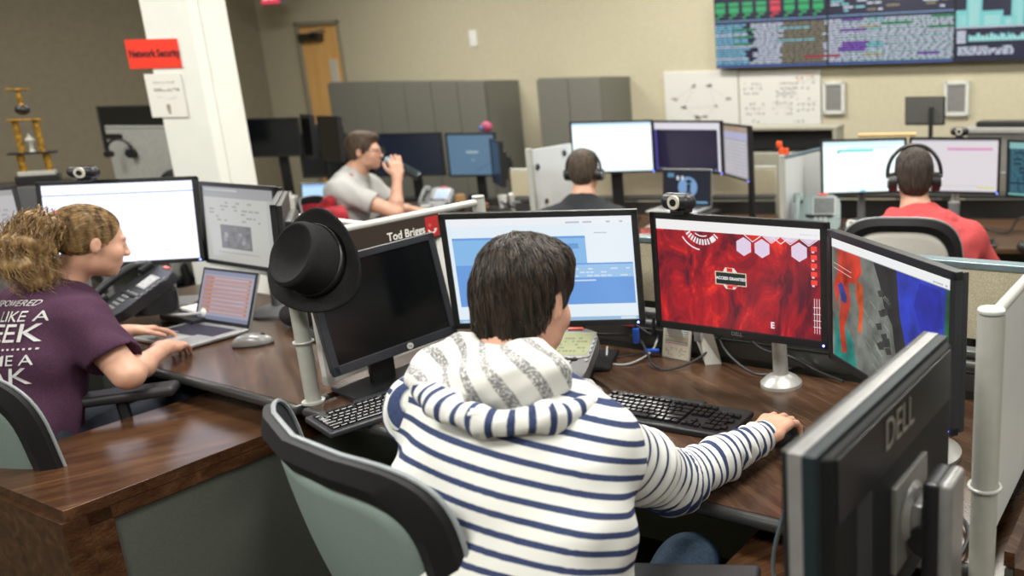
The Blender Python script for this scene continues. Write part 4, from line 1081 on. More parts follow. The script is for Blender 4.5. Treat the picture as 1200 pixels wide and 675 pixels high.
# local x: along the screen to the far end, local -y: out of the back
T=Matrix.Translation((0,.092,zt_-.655-Hd/2))
b=B(T); b.box((0,.003,0),(Wd,.008,Hd),.002); b.obj('front_bezel',BLK,t)
B(T).box((0,-.0095,0),(Wd-.002,.019,Hd-.002),.0015).obj('silver_band',SIL,t)
b=B(T); b.box((0,-.027,0),(Wd-.005,.018,Hd-.005),.002); b.obj('rear_shell',BLKT,t)
def frus(x0,x1,z0,z1,y0,x2,x3,z2,z3,y1,name,m):
    V=[(x0,y0,z0),(x1,y0,z0),(x1,y0,z1),(x0,y0,z1),(x2,y1,z2),(x3,y1,z2),(x3,y1,z3),(x2,y1,z3)]
    F=[(0,1,2,3),(4,7,6,5),(0,4,5,1),(1,5,6,2),(2,6,7,3),(3,7,4,0)]
    o=mesh_obj(name,[T@Vector(v) for v in V],F,m,t); md=o.modifiers.new('bev','BEVEL'); md.width=.004; md.segments=2; return o
frus(-Wd/2+.012,Wd/2-.010,-Hd/2+.02,Hd/2-.008,-.034,-Wd/2+.03,Wd/2-.014,-Hd/2+.06,Hd/2-.014,-.046,'rear_housing',mat('housing_black',(.008,.009,.010),rough=.5,spec=.3))
B(T).box((.006,-.0465,Hd/2-.060),(Wd-.062,.003,.085),.001).obj('gloss_band',mat('band_black',(.008,.009,.011),rough=.35,spec=.4),t)
b=B(T)
for i in range(26): b.box((-Wd/2+.12,-.0465,-Hd/2+.08+.0065*i),(.05,.002,.0028))
b.obj('vent_slots',mat('vent_dark_grey',(.03,.03,.032),rough=.6),t)
V,F=text_tris('DELL',.060,.0016); o=mesh_obj('logo',[(x*.86,-.0495,y*1.08) for x,y in V],F,mat('logo_silver',(.36,.36,.34),rough=.35,metal=.5),t); o.data.transform(T@Matrix.Translation((-.010,0,Hd/2-.052)))
# mirror lettering is avoided: text faces -y
b=B(T); b.box((.03,-.050,-.03),(.135,.010,.135),.003); b.obj('mount_plate',mat('plate_grey',(.24,.24,.235),rough=.4,metal=.4),t)
b=B(T); b.cyl((.03,-.052,-.03),(.03,-.064,-.03),.050,.040,28); b.box((.03,-.068,-.03),(.052,.02,.052),.006); b.obj('swivel',SIL,t)
B(T).cyl((-.005,-.080,-.055),(.065,-.080,-.055),.022,None,24).obj('hinge',BLK,t)
zc=zt_-.655-Hd/2
b=B(); b.box((.03,.0,zc*.5+.02),(.075,.026,zc+.04),.008); b.obj('stand_core',BLK,t)
b=B(); b.box((.03,-.020,zc*.5+.02),(.070,.022,zc+.045),.009,seg=3); b.obj('stand_column',SIL,t)
B().box((.03,.03,.010),(.24,.19,.020),.008).obj('stand_base',BLK,t)
# monitors of the left desk
def art_blank(w,h):
    a=Art(w,h,(.93,.95,1.15)); a.lay(); a.rect(0,.865,1,.875,(.02,.12,.22)); a.rect(.76,.12,.80,.13,(.6,.3,.3)); a.rect(0,.985,1,1,(.75,.8,.95)); return a
def art_doc(w,h):
    a=Art(w,h,(.50,.50,.46)); a.lay(); a.rect(0,.86,1,1,(.33,.33,.33)); a.rect(.03,.95,.5,.97,(.6,.6,.58)); a.words(.08,.55,.8,.83,6,(.30,.30,.28),.35,3); a.rect(.22,.18,.66,.50,(.16,.16,.16)); a.lay()
    r=random.Random(9)
    for k in range(30): x=.23+.36*r.random(); y=.2+.24*r.random(); a.rect(x,y,x+.05,y+.06,(.10+.25*r.random(),)*3)
    a.rect(.16,.12,.75,.13,(.3,.3,.3)); a.rect(.9,.0,1,.86,(.44,.45,.42)); return a
monitor((-2.633,3.224,1.114),rad(12),rad(10),.55,.34,'lit monitor with an almost blank white page, before the woman in purple',art_blank,scr_mat=SCRHI,bez=.016,led=.95,stand='tee',m_stand=GRYP,stand_off=.20)
monitor((-2.13,3.16,1.10),rad(-28.6),rad(5),.51,.325,'dimmer monitor with a grey document and photo, right of the blank white screen',art_doc,bez=.017,stand='round',m_stand=GRYP)
monitor((-1.80,2.87,1.095),rad(-62),rad(3),.46,.30,'narrow-looking monitor turned sideways behind the felt hat',web_page((.55,.57,.56),4),bez=.016,stand='round')
def art_doc2(w,h):
    a=Art(w,h,(.50,.49,.50)); a.lay(); a.rect(0,.93,1,1,(.35,.35,.35)); a.words(.45,.05,.95,.85,14,(.36,.36,.36),.5,6); return a
monitor((-3.14,2.98,1.11),rad(45),rad(8),.52,.33,'grey document monitor cut by the left picture edge',art_doc2,bez=.016,stand='tee')
webcam((-.312,2.262,1.251),rad(-27),'round webcam with pale ring on top of the red-picture monitor')
p=at(95,212,3.16); webcam((p[0],p[1]+.02,1.283),rad(10),'round webcam with pale ring on top of the blank white monitor')
# ------------------------------------------------------------------ things on the main desk
keyboard((-.345,2.063,.73),rad(-24),'full-size black keyboard with glossy keys at the striped hoodie man\'s right',m=BLK)
keyboard((-1.135,2.175,.73),rad(52),'dark keyboard under the switched-off monitor',w=.40,d=.15,indiv=False,m=mat('hp_keyboard',(.03,.033,.038),rough=.4))
desk_phone((-.70,2.37,.73),rad(-4),'grey desk phone with large greenish display beside the man\'s ear',lit=(.30,.33,.17),s=1.12,tilt=.42,w=.165,d=.215,lcd=(.62,.42))
c0=np.array([-.389,2.548]); t=thing('desk_calendar','white desk calendar card with coloured lines leaning below the red-picture monitor','calendar',(c0[0],c0[1],.73),rad(-30))
T=Matrix.Rotation(rad(-10),4,'X'); B(T).box((0,.003,.066),(.112,.004,.132)).obj('backing_card',PAPER,t)
B(Matrix.Rotation(rad(18),4,'X')).box((0,.035,.06),(.06,.003,.12)).obj('easel_leg',PAPER,t)
a=Art(.108,.127,(.80,.74,.60),.0003); a.lay(); a.rect(.2,.86,.36,.92,(.45,.05,.06)); a.rect(.5,.83,.92,.9,(.55,.08,.12)); a.words(.05,.90,.95,.97,2,(.35,.3,.3),.5,2)
for i,cq in enumerate(((.6,.5,.15),(.08,.3,.6),(.12,.35,.6),(.7,.3,.15),(.1,.4,.35),(.7,.35,.2),(.05,.35,.3),(.7,.2,.35))):
    a.rect(.08,.76-.055*i,.94,.79-.055*i,cq); 
a.words(.1,.08,.9,.3,5,(.45,.42,.38),.4,3); a.obj('printed_face',PRINT,t,T@Matrix.Translation((0,-.0005,.066)))
t=thing('power_tag','white folded paper tag hung on a grey plug below the red-picture monitor','tag',(-.275,2.50,.73),rad(-20))
V=[(-.03,0,.11),(.012,.0,.125),(.04,.01,.0),(-.005,-.015,.0),(-.045,.01,.07)]
o=mesh_obj('paper_tag',V,[(0,1,2,3),(0,3,4)],PAPER,t); md=o.modifiers.new('s','SOLIDIFY'); md.thickness=.002
B().box((-.03,0,.095),(.028,.03,.045),.006).obj('plug',CABLEW,t)
mouse((-.030,1.925,.73),rad(-24),'mouse under the striped hoodie man\'s right hand',m=BLK)
for pts,lb,m_,r in (
 ([(-.50,2.16,.745),(-.56,2.30,.735),(-.66,2.44,.734),(-.62,2.55,.735),(-.40,2.62,.74)],'thin black keyboard cable lying on the main worksurface',CABLE,.0022),
 ([(-.66,2.62,.80),(-.52,2.60,.79),(-.44,2.45,.742),(-.36,2.44,.742),(-.28,2.50,.77),(-.27,2.51,.83)],'thick black cable looping below the calendar card',CABLE,.0042),
 ([(-.62,2.60,.76),(-.60,2.52,.735),(-.53,2.50,.735),(-.47,2.58,.75),(-.45,2.66,.80)],'grey cable loop near the desk phone',CABLEW,.0034),
 ([(-.26,2.56,.86),(-.22,2.48,.78),(-.12,2.36,.742),(-.02,2.40,.742),(.08,2.42,.742)],'black cable drooping around the silver monitor foot',CABLE,.0045),
 ([(-.16,2.50,.83),(-.10,2.42,.80),(-.02,2.38,.79),(.06,2.36,.75),(.14,2.28,.742)],'second black cable crossing the silver monitor foot',CABLE,.0042),
 ([(-.66,2.64,.86),(-.55,2.62,.84),(-.47,2.60,.80),(-.46,2.60,.86)],'bundle cable with red tag near the calendar',CABLE,.006),
 ([(-.02,1.215,.70),(-.045,1.26,.80),(-.005,1.20,.98),(-.0,1.18,1.0)],'blue-grey cable hanging beside the near monitor',mat('cable_blue_grey',(.14,.19,.22),rough=.25,metal=.3),.004),
 ([(.30,1.95,.742),(.33,1.80,.742),(.31,1.62,.742),(.27,1.50,.745)],'black cable running along the desk beside the right-hand post',CABLE,.0045),
 ([(.20,1.30,.665),(.24,1.28,.70),(.29,1.34,.742),(.33,1.45,.745),(.30,1.6,.742)],'black cable from the back of the near monitor',CABLE,.005)):
    cable(pts,lb,r,m_,group=None)
t=thing('cable_connectors','small red and blue connectors at the cable bundle behind the desk phone','connectors',(-.50,2.60,.73),0)
B().box((-.04,0,.115),(.03,.03,.02),.003,rot=Euler((.3,.2,.4))).obj('red_plug',LEDR,t); B().box((-.02,-.01,.07),(.02,.02,.05),.003).obj('blue_plug',mat('plug_blue',(.02,.10,.5),rough=.4),t); B().box((.03,-.02,.02),(.05,.02,.012),.003).obj('blue_plug',MATS['plug_blue'],t)
# ------------------------------------------------------------------ things on the left desk
def art_lap(w,h):
    a=Art(w,h,(.36,.36,.46)); a.lay(); a.rect(0,.92,1,1,(.25,.27,.38)); a.rect(0,.0,1,.08,(.22,.24,.35)); r=random.Random(2)
    for k in range(9):
        y=.14+.085*k; a.rect(.05,y,.95,y+.06,(.50,.22,.11)); a.rect(.22,y+.012,.9,y+.045,(.50,.50,.66))
    a.rect(.03,.1,.16,.9,(.38,.30,.36)); return a
laptop((-2.175,3.015,.733),rad(-24),rad(20),'silver laptop with open orange-and-blue page, woman\'s hands on its keys',art_lap)
mouse((-1.92,2.80,.73),rad(-62),'silver mouse on the walnut top right of the laptop',s=1.15)
desk_phone((-2.50,3.06,.79),rad(-38),'black desk phone with raised base left of the laptop',m=BLK,lit=(.42,.43,.43),s=1.2,tilt=.55,w=.20,d=.22,lcd=(.35,.2),m_keys=mat('phone_keys_dark',(.16,.165,.17),rough=.4))
t=thing('document_tray','slim black tray of small papers and cords between phone and laptop','tray',(-2.36,3.14,.73),rad(-30))
B().box((0,0,.02),(.26,.14,.03),.006).obj('tray_body',BLK,t); B().box((-.02,.03,.04),(.16,.08,.012),.003).obj('papers',PAPER,t)
B().tube(catmull([(-.14,-.05,.04),(-.05,-.09,.045),(.06,-.07,.05),(.12,0,.05)],6),.006).obj('cord',CABLEW,t)
t=thing('earbud_case','small round white case on cords beside the laptop','case',(-2.27,3.09,.73),0)
B().sph((0,0,.045),(.028,.028,.026),20).obj('shell',WHT,t); B().tube([(-.03,0,.04),(-.07,.01,.045),(-.12,.03,.05)],.006).obj('cord',CABLEW,t); B().box((0,0,.01),(.06,.05,.02),.004).obj('rest',BLK,t)
S=Solid(); S.ell((0,0,.05),(.12,.07,.052)); S.ell((.10,.02,.04),(.06,.055,.04),k=.05); S.ell((-.10,-.02,.035),(.06,.05,.036),k=.05); S.plane((0,0,0),(0,0,-1)); S.disp(lambda x,y,z:.006*wob((x,y,z),70,3))
V,F=S.mesh(.006); o=np_mesh('soft_bag',V,F,mat('bag_black_knit',(.020,.019,.020),rough=.9,scale=200,var=.5,bump=.6),None,relax=1); o.location=(-1.80,3.02,.735); o.rotation_euler=(0,0,rad(-20)); tag(o,'soft black knitted bag lying behind the felt hat post','bag')
# felt hat on the post
t=thing('felt_hat','black felt trilby hat resting tilted on the left partition post','hat',(-1.305,2.215,1.082),0); t.scale=(1.18,1.18,1.18)
hm=mat('felt_black',(.012,.012,.0125),rough=.95,scale=300,var=.3,bump=.5,spec=.2)
HT=Matrix.Translation((.015,-.02,.06))@Matrix.Rotation(rad(-22),4,'Z')@Matrix.Rotation(rad(62),4,'X')@Matrix.Rotation(rad(60),4,'Z')
def brim(u,v):
    a=u*2*PI; r0,r1=.084,.128; r=r0+(r1-r0)*v; z=.022*(v**1.6)*(abs(math.cos(a))**1.5)*1.4-.020*v*max(0,-math.sin(a))
    return (r*math.cos(a)*.90,r*math.sin(a)*1.08,z)
b=B(HT); b.grid(brim,48,8,True); o=b.obj('brim',hm,t); md=o.modifiers.new('s','SOLIDIFY'); md.thickness=.004
def crown(u,v):
    a=u*2*PI
    if v<.55: rr_=.090-.004*v/.55; z=.062*v/.55
    elif v<.75: k=(v-.55)/.20; rr_=.086-.020*k; z=.062+.009*math.sin(PI*k)
    else: k=(v-.75)/.25; rr_=.066*(1-k); z=.062-.024*math.sin(k*PI/2)
    return (rr_*math.cos(a)*.86,rr_*math.sin(a)*1.08,z-.20*(rr_*math.sin(a))*min(1,v*2))
b=B(HT); b.grid(crown,48,26,True); b.obj('crown',hm,t)
def band(u,v):
    a=u*2*PI; return (.0905*math.cos(a)*.86,.0905*math.sin(a)*1.08,.002+.018*v)
b=B(HT); b.grid(band,48,3,True); o=b.obj('hat_band',mat('ribbon_black',(.006,.006,.007),rough=.4),t); md=o.modifiers.new('s','SOLIDIFY'); md.thickness=.002; md.offset=1
# ------------------------------------------------------------------ workstations further back
def simple_desk(cx,cy,w,d,yaw,label,zt=.73,m=None,name='desk',legs='panel'):
    t=thing(name,label,'desk',(cx,cy,0),yaw); m=m or WOOD
    B().box((0,0,zt-.014),(w,d,.028),.004).obj('desk_surface',m,t)
    for q in (-1,1): B().box((q*(w/2-.03),.03,zt/2-.015),(.035,d*.86,zt-.03),.003).obj('side_support',GRYP,t)
    B().box((0,d*.36,zt/2),(w-.1,.018,zt-.12)).obj('back_board',GPAN,t)
    return t
ST2=wood_mat('desk_walnut_far',(.045,.024,.014),(.075,.040,.022),(.105,.060,.034),rough=.3,axis=0)
simple_desk(.95,4.72,2.1,.95,rad(-9),'walnut desk with the red hoodie man\'s monitors and phone',m=ST2)
simple_desk(-1.02,5.15,1.75,.95,rad(-6),'dark desk in front of the man in the black shirt',m=ST2)
simple_desk(-2.85,6.12,1.8,1.02,rad(-2),'cluttered dark desk behind the man in the grey T-shirt',m=DRKW)
simple_desk(-4.32,6.42,1.0,.75,rad(-8),'dark desk with the bright laptop, left of the man in grey',m=DRKW)
simple_desk(-5.75,6.75,1.3,.7,rad(15),'dark desk before the left wall carrying the back monitors',m=DRKW)
# low back partitions
t=panel((-1.95,5.78),(-.10,5.58),.86,1.03,'beige fabric partition behind the man in the black shirt\'s monitors',FAB,th=.05,rail=True,rail_m=POST); B().box((.93,0,-.02),(1.84,.06,.035),.012).obj('cable_tray',MATS['tray_grey'],t); B().box((.93,.0,-.45),(1.84,.03,.80)).obj('lower_panel',mat('panel_dark',(.035,.035,.032),rough=.7),t)
t=panel((-.02,5.50),(2.3,5.12),.88,.99,'grey-beige partition behind the red hoodie man\'s monitors',mat('panel_grey_fabric',(.22,.215,.18),rough=.9,var=.2,scale=300),th=.05,rail=True,rail_m=GRYP); B().box((1.17,0,-.02),(2.33,.06,.035),.012).obj('cable_tray',MATS['tray_grey'],t); B().box((1.17,.0,-.46),(2.33,.03,.82)).obj('lower_panel',MATS['panel_dark'],t)
# white board wing beside the black-shirt man
a0=at(619,172,4.75); a1=at(668,167,5.25)
t=panel((a0[0],a0[1]),(a1[0],a1[1]),.82,a0[2]-.02,'small white board wing with black clips left of the headphone wearer in black',WPAN,th=.02,rail=False)
L=math.hypot(a1[0]-a0[0],a1[1]-a0[1]); Hh=a0[2]-.84
B().box((0,0,Hh/2),(.03,.035,Hh+.02),.006).obj('edge_post',POST,t)
B().box((.06,-.016,Hh-.10),(.03,.012,.03),.004,rot=Euler((0,.8,0))).obj('black_clip',BLK,t); B().box((L*.78,-.016,Hh-.05),(.035,.012,.03),.004,rot=Euler((0,.8,0))).obj('black_clip',BLK,t)
B().cyl((.13,-.011,.12),(.13,-.018,.12),.016).obj('round_magnet',mat('magnet_brown',(.08,.04,.03),rough=.4),t)
# partition between the two headphone wearers
p0=atz(916,183,1.19); p1=(p0[0]+.42,p0[1]+1.0)
post(p0[0],p0[1],.5,1.195,'light post at the near end of the white partition left of the grey-green phone',.018)
panel((p0[0]+.012,p0[1]+.03),p1,.70,1.17,'white partition wing between the two headphone wearers',WPAN,th=.02,rail=True,rail_m=mat('rail_slate_blue',(.10,.16,.20),rough=.3))
t=thing('toy_figure','little orange plastic toy clipped on top of the white partition post','toy',(p0[0],p0[1]+.02,1.195),0)
mo=mat('toy_orange',(.85,.10,.02),rough=.35)
B().box((0,0,.022),(.035,.03,.04),.008).obj('body',mo,t); B().box((-.012,0,.060),(.034,.03,.034),.008).obj('head',mo,t); B().box((.03,0,.018),(.022,.022,.04),.006).obj('arm',mo,t); B().box((-.03,-.004,.026),(.018,.02,.018),.004).obj('joint',BLK,t)
# ---- red hoodie man's monitors
def pg(c,els,seed=0):
    def f(w,h):
        a=Art(w,h,c); a.lay()
        for e in els: a.rect(*e)
        return a
    return f
G2='back row monitors'
monitor((.435,4.966,1.095),rad(4),rad(4),.52,.33,'lit white monitor with a teal bar, left of the red hoodie man\'s head',pg((.85,1.0,1.0),[(0,.92,1,1,(.6,.8,.85)),(.18,.80,.62,.84,(.05,.55,.50)),(.30,.86,.9,.885,(.35,.75,.8)),(.17,.77,.2,.80,(.02,.1,.1)),(.45,.0,.52,.04,(.2,.55,.8)),(.3,.02,.36,.04,(.4,.7,.8)),(.34,.35,.355,.37,(.1,.6,.8))]),bez=.016,scr_mat=SCRHI,m_stand=GRYP)
monitor((.955,4.86,1.10),rad(-19),rad(-2),.53,.33,'lit pinkish-white monitor with a pink bar, right of the red hoodie man\'s head',pg((.78,.74,.78),[(.42,.80,.94,.85,(.75,.35,.55)),(.78,.06,.97,.09,(.75,.70,.15)),(.3,.10,.8,.11,(.6,.6,.35)),(0,.97,1,1,(.55,.55,.6))]),bez=.016,led=.95,m_stand=SILST)
monitor((1.44,4.58,1.09),rad(-40),rad(-2),.53,.33,'dark teal monitor full of text cut by the right picture edge',lambda w,h:Art(w,h,(.015,.05,.075)).lay().words(.02,.05,.98,.88,20,(.06,.20,.27),.8,3).rect(0,.88,1,1,(.25,.5,.5)).rect(0,0,1,.03,(.2,.55,.5)),bez=.016)
p=at(1126,150,4.83); webcam((p[0],4.865,1.262),rad(-19),'small round webcam on the pinkish-white monitor',)
desk_phone((.16,4.70,.765),rad(-4),'grey-green desk phone with dark display beside the white partition',m=mat('phone_grey_green',(.13,.18,.18),rough=.4),lit=(.06,.07,.07),s=1.32,tilt=.70,w=.18,d=.22,lcd=(.5,.42),m_keys=mat('phone_keys_pale',(.30,.33,.32),rough=.4))
t=thing('yellow_stick','thin yellow wooden stick lying across the tops of the red hoodie man\'s monitors','stick',(.52,4.95,1.268),rad(-3))
B().cyl((-.12,0,.012),(.22,0,.012),.0115,.0105,16).obj('stick_shaft',mat('stick_wood',(.62,.42,.18),rough=.5),t)
mouse((1.20,4.20,.73),rad(10),'left one of the two dark mice on the red hoodie man\'s desk',m=BLK); mouse((1.37,4.17,.73),rad(-12),'right one of the two dark mice on the red hoodie man\'s desk',m=BLK)
keyboard((.86,4.34,.73),rad(-9),'dark keyboard in front of the red hoodie man',indiv=False)
cable([(.5,4.8,.735),(.62,4.6,.735),(.95,4.72,.80),(1.2,4.6,.74),(1.35,4.75,.80),(1.6,4.4,.735)],'tangled black cables under the pinkish-white monitor',.006)
t=thing('desk_lamp_tube','grey round tube stand under the pinkish-white monitor','stand',(.93,4.70,.73),0)
B().cyl((0,0,0),(0,0,.17),.032,None,24).obj('tube',GRYP,t); B().cyl((0,0,.17),(0,0,.18),.034,None,24).obj('tube_cap',SIL,t)
t=thing('desk_clutter_box','small box of loose adapters beside the grey-green phone','box',(.36,4.70,.73),rad(20))
B().box((0,0,.02),(.12,.09,.04),.006).obj('box_body',GRYP,t); B().box((-.01,0,.05),(.05,.04,.03),.008).obj('adapter',PAPER,t); B().tube(catmull([(-.05,0,.05),(-.02,.03,.08),(.04,0,.06),(.05,-.04,.03)],6),.006).obj('cord',PAPER,t)
# ---- black-shirt man's monitors
monitor((-1.128,5.296,1.217),rad(4),rad(5),.52,.33,'lit white monitor right of the headphone wearer in black',pg((.86,.98,1.),[(0,.95,1,1,(.5,.7,.85)),(0,.88,.9,.95,(.80,.92,.97)),(0,.0,1,.04,(.75,.92,.97))]),zt=.73,bez=.014,scr_mat=SCRHI,led=.96,stand='tee')
monitor((-.651,5.281,1.209),rad(-27),rad(0),.52,.33,'monitor with a dark purple window under a white bar above the open laptop',pg((.80,.78,.85),[(.03,.0,.96,.86,(.018,.014,.042)),(0,0,.03,.86,(.10,.08,.4)),(.04,.03,.13,.055,(.35,.4,.6)),(.90,.02,.94,.05,(.4,.5,.9))]),bez=.014,led=.96,stand='tee')
monitor((-.342,5.116,1.189),rad(-67),rad(0),.52,.33,'narrow-looking monitor with a grey table turned toward the headphone wearer in black',lambda w,h:Art(w,h,(.42,.40,.45)).lay().rect(0,.9,1,1,(.4,.28,.2)).rect(0,.76,1,.88,(.45,.45,.65)).words(.05,.05,.95,.74,10,(.60,.58,.62),1,2,.55),bez=.014,led=.96,stand='tee')
def art_logo(w,h):
    a=Art(w,h,(.004,.008,.022)); a.lay(); a.disc(.52,.50,.063,(.20,.36,.62),40); a.rect(.08,.80,.22,.93,(.10,.25,.40)); a.rect(.28,.72,.33,.84,(.75,.8,.85)); a.rect(.38,.72,.43,.84,(.75,.8,.85)); a.words(.5,.02,.95,.09,1,(.2,.5,.8),.9,3,.8)
    a.lay(); D=(.004,.010,.03); a.disc(.545,.68,.013,D,20); a.arc(.545,.74,.018,.024,190,350,D); a.poly([(.50,.60),(.59,.60),(.575,.40),(.62,.24),(.575,.22),(.535,.38),(.50,.22),(.455,.24),(.505,.42)],D); return a
laptop((-.635,4.97,.865),rad(-18),rad(6),'open laptop showing a pale blue disc emblem on a dark screen',art_logo,h=.225)
t=thing('laptop_riser','black riser block carrying the laptop with the disc emblem','riser',(-.60,4.88,.73),rad(-18)); B().box((0,0,.066),(.30,.22,.132),.01).obj('riser_body',BLK,t); B().box((0,-.112,.066),(.24,.004,.09)).obj('front_slot',GRYP,t)
for c,s,lb in (((-.40,4.80,.73),(.10,.05,.04),'white adapter brick right of the disc-emblem laptop'),((-.28,4.86,.73),(.04,.04,.05),'small white plug right of the white adapter brick')):
    t=thing('power_adapter',lb,'adapter',c,.3); B().box((0,0,s[2]/2),s,.008).obj('adapter_body',WHT,t); B().tube([(s[0]/2,0,.01),(s[0]/2+.05,.02,.006),(s[0]/2+.10,-.01,.006)],.004).obj('cord',WHT,t)
t=thing('snack_tub','orange and white printed tub standing by the white partition post','tub',(-.125,4.62,.73),0)
B().lathe([(.040,0),(.043,.01),(.044,.055),(.044,.056)],28).obj('lower_wrap',mat('tub_white',(.65,.6,.52),rough=.5),t)
B().lathe([(.0445,.055),(.0445,.105),(.040,.112),(.002,.112)],28).obj('upper_wrap',mat('tub_orange',(.75,.20,.03),rough=.45),t)
b=B()
for k in range(7): b.box((.0435*math.sin(k*.8-2.4),-.0435*math.cos(k*.8-2.4),.028),(.016,.006,.022),.002)
b.obj('dark_pattern',BLK,t)
p=at(900,150,6.0)
t=thing('overflow_shelf','beige wall-side shelf unit with dark open bay behind the orange toy','shelf',(-.12,6.20,0),rad(-12))
B().box((0,0,.55),(1.0,.35,1.1),.01).obj('lower_unit',mat('shelf_beige_grey',(.30,.29,.23),rough=.6),t); b=B(); b.box((0,0,1.27),(1.0,.35,.03),.01); b.box((-.48,0,1.18),(.03,.35,.18)); b.box((.48,0,1.18),(.03,.35,.18)); b.obj('upper_shelf',MATS['shelf_beige_grey'],t)
B().box((0,.05,1.185),(.9,.2,.15),.01).obj('bay_shade_block',BLK,t)  # black block standing in for the shade inside the open bay
cable([(-.9,4.95,.735),(-.85,4.85,.78),(-.80,4.9,.735),(-1.0,4.75,.735)],'white cable curled on the black-shirt man\'s desk',.006,WHT)
# red strip etc
t=thing('papers','loose papers and red folder on the black-shirt man\'s desk','papers',(-.95,4.85,.73),.2); B().box((0,0,.004),(.30,.21,.006)).obj('sheet_stack',PAPER,t); B().box((.12,.03,.012),(.22,.15,.008)).obj('red_folder',mat('folder_red',(.35,.04,.03),rough=.5),t)
# ---- grey T-shirt man's monitors
monitor((-2.463,6.45,1.097),rad(-8),rad(1),.41,.335,'square monitor glowing blue-grey, right of the drinking man',lambda w,h:Art(w,h,g2l(92,124,150)).lay().rect(.38,.54,.64,.60,(.35,.45,.5)).rect(.49,.34,.54,.40,(.22,.32,.4)).line(.55,.08,1.,.38,.006,g2l(70,98,125)),bez=.016,stand='tee')
monitor((-3.02,6.60,1.097),rad(0),rad(1),.55,.34,'wide dark navy monitor behind the drinking man\'s hand',lambda w,h:Art(w,h,(.004,.009,.022)),bez=.014,stand='tee')
monitor((-3.60,6.62,1.10),rad(6),rad(1),.55,.34,'wide black monitor directly behind the drinking man\'s head',None,stand='tee')
monitor((-2.20,6.22,1.055),rad(-62),rad(1),.42,.335,'dark monitor turned sideways, blue photo sticker on its edge',lambda w,h:Art(w,h,(.006,.012,.03)),bez=.014,stand='tee')
desk_phone((-2.62,6.12,.73),rad(-5),'small desk phone with glowing blue display on the cluttered dark desk',m=GRYP,lit=g2l(130,170,235),s=1.1,tilt=.7,w=.18,d=.2,lcd=(.5,.4),screen_emit=True)
g='white paper cups on the dark desk'
for (px,py,Y),lb in zip(((604,236,5.95),(619,237,5.85),(589,233,6.1)),('middle one of the three white cups with dark round emblem','rightmost of the three white cups with dark round emblem','leftmost, shortest-looking of the three white cups')):
    p=at(px,py,Y); mug((p[0],p[1]-.0,.73),lb,g,1.0 if px>600 else .8,lid=px>600)
keyboard((-3.05,5.86,.73),rad(8),'white keyboard stack in front of the dark navy monitor',indiv=False,m=mat('keyboard_pale',(.42,.42,.40),rough=.5))
t=thing('paper_bag','small brown paper bag and dark jar behind the white cups','bag',(-2.42,6.02,.73),.4); B().box((0,0,.06),(.08,.06,.12),.01,taper=(.8,.6)).obj('bag_body',mat('paper_brown',(.30,.17,.07),rough=.8),t); B().cyl((.09,0,0),(.09,0,.11),.035).obj('dark_jar',BLK,t)
t=thing('toy_ball','small pink and blue toy on top of the blue-grey monitor','toy',(-2.33,6.46,1.262),0); B().sph((0,0,.045),.042,14).obj('ball',mat('toy_pink',(.35,.06,.12),rough=.6),t); B().sph((-.03,-.015,.035),.026,12).obj('blue_patch',mat('toy_blue',(.08,.12,.35),rough=.6),t)
t=thing('tangled_cables','heap of cables and adapters along the cluttered dark desk','cables',(-2.75,5.95,.73),0); b=B(); rr=random.Random(12)
for k in range(9):
    x=-.6+.15*k; b.tube(catmull([(x,rr.uniform(-.15,.2),.012),(x+.1,rr.uniform(-.2,.2),.03),(x+.05,rr.uniform(-.2,.2),.05),(x+.25,rr.uniform(-.2,.2),.012)],5),.009,6)
b.obj('cords',CABLE,t)
for k,c in enumerate(((.45,.35,.12),(.5,.5,.48),(.2,.2,.2),(.4,.42,.4),(.55,.5,.3),(.45,.2,.1))): B().box((-.5+.2*k,rr.uniform(-.15,.1),.03),(.07,.05,.05),.01,rot=Euler((0,0,rr.random()))).obj('adapter',mat('clutter_%d'%k if 0 else 'clutter_tone_'+'abcdef'[k],c,rough=.5),t)
# ---- left back group
def pm(px,py,Y,w,h,yaw,label,art,zt=.73,**k):
    p=at(px,py,Y); return monitor((p[0],p[1],p[2]),rad(yaw),rad(2),w,h,label,art,zt=zt,bez=.014,stand='tee',**k)
pm(320,161,6.55,.42,.30,2,'black switched-off monitor right of the white column',None)
pm(361,160,6.35,.30,.33,-48,'left one of two dark monitors turned sideways under the oak door',None)
pm(387,163,6.1,.33,.33,-38,'right one of two dark monitors turned sideways under the oak door',None)
p=at(353,218,5.75)
laptop((p[0],5.95,.735),rad(4),rad(12),'small laptop with glowing pale blue screen left of the man in grey',lambda w,h:Art(w,h,(.55,.85,1.15)).lay().rect(.0,.0,1,.09,(.2,.35,.7)).rect(0,.9,1,1,(.35,.6,.95)),w=.28,d=.2,h=.215)
p=at(325,205,6.0); t=thing('tissue_box','small white box standing left of the glowing small laptop','box',(p[0],6.1,.73),.2); B().box((0,0,.06),(.09,.09,.12),.008).obj('box_body',PAPER,t); B().prism([(-.02,-.01),(.02,-.012),(.015,.012),(-.015,.01)],.12,.15).obj('tissue',WHT,t)
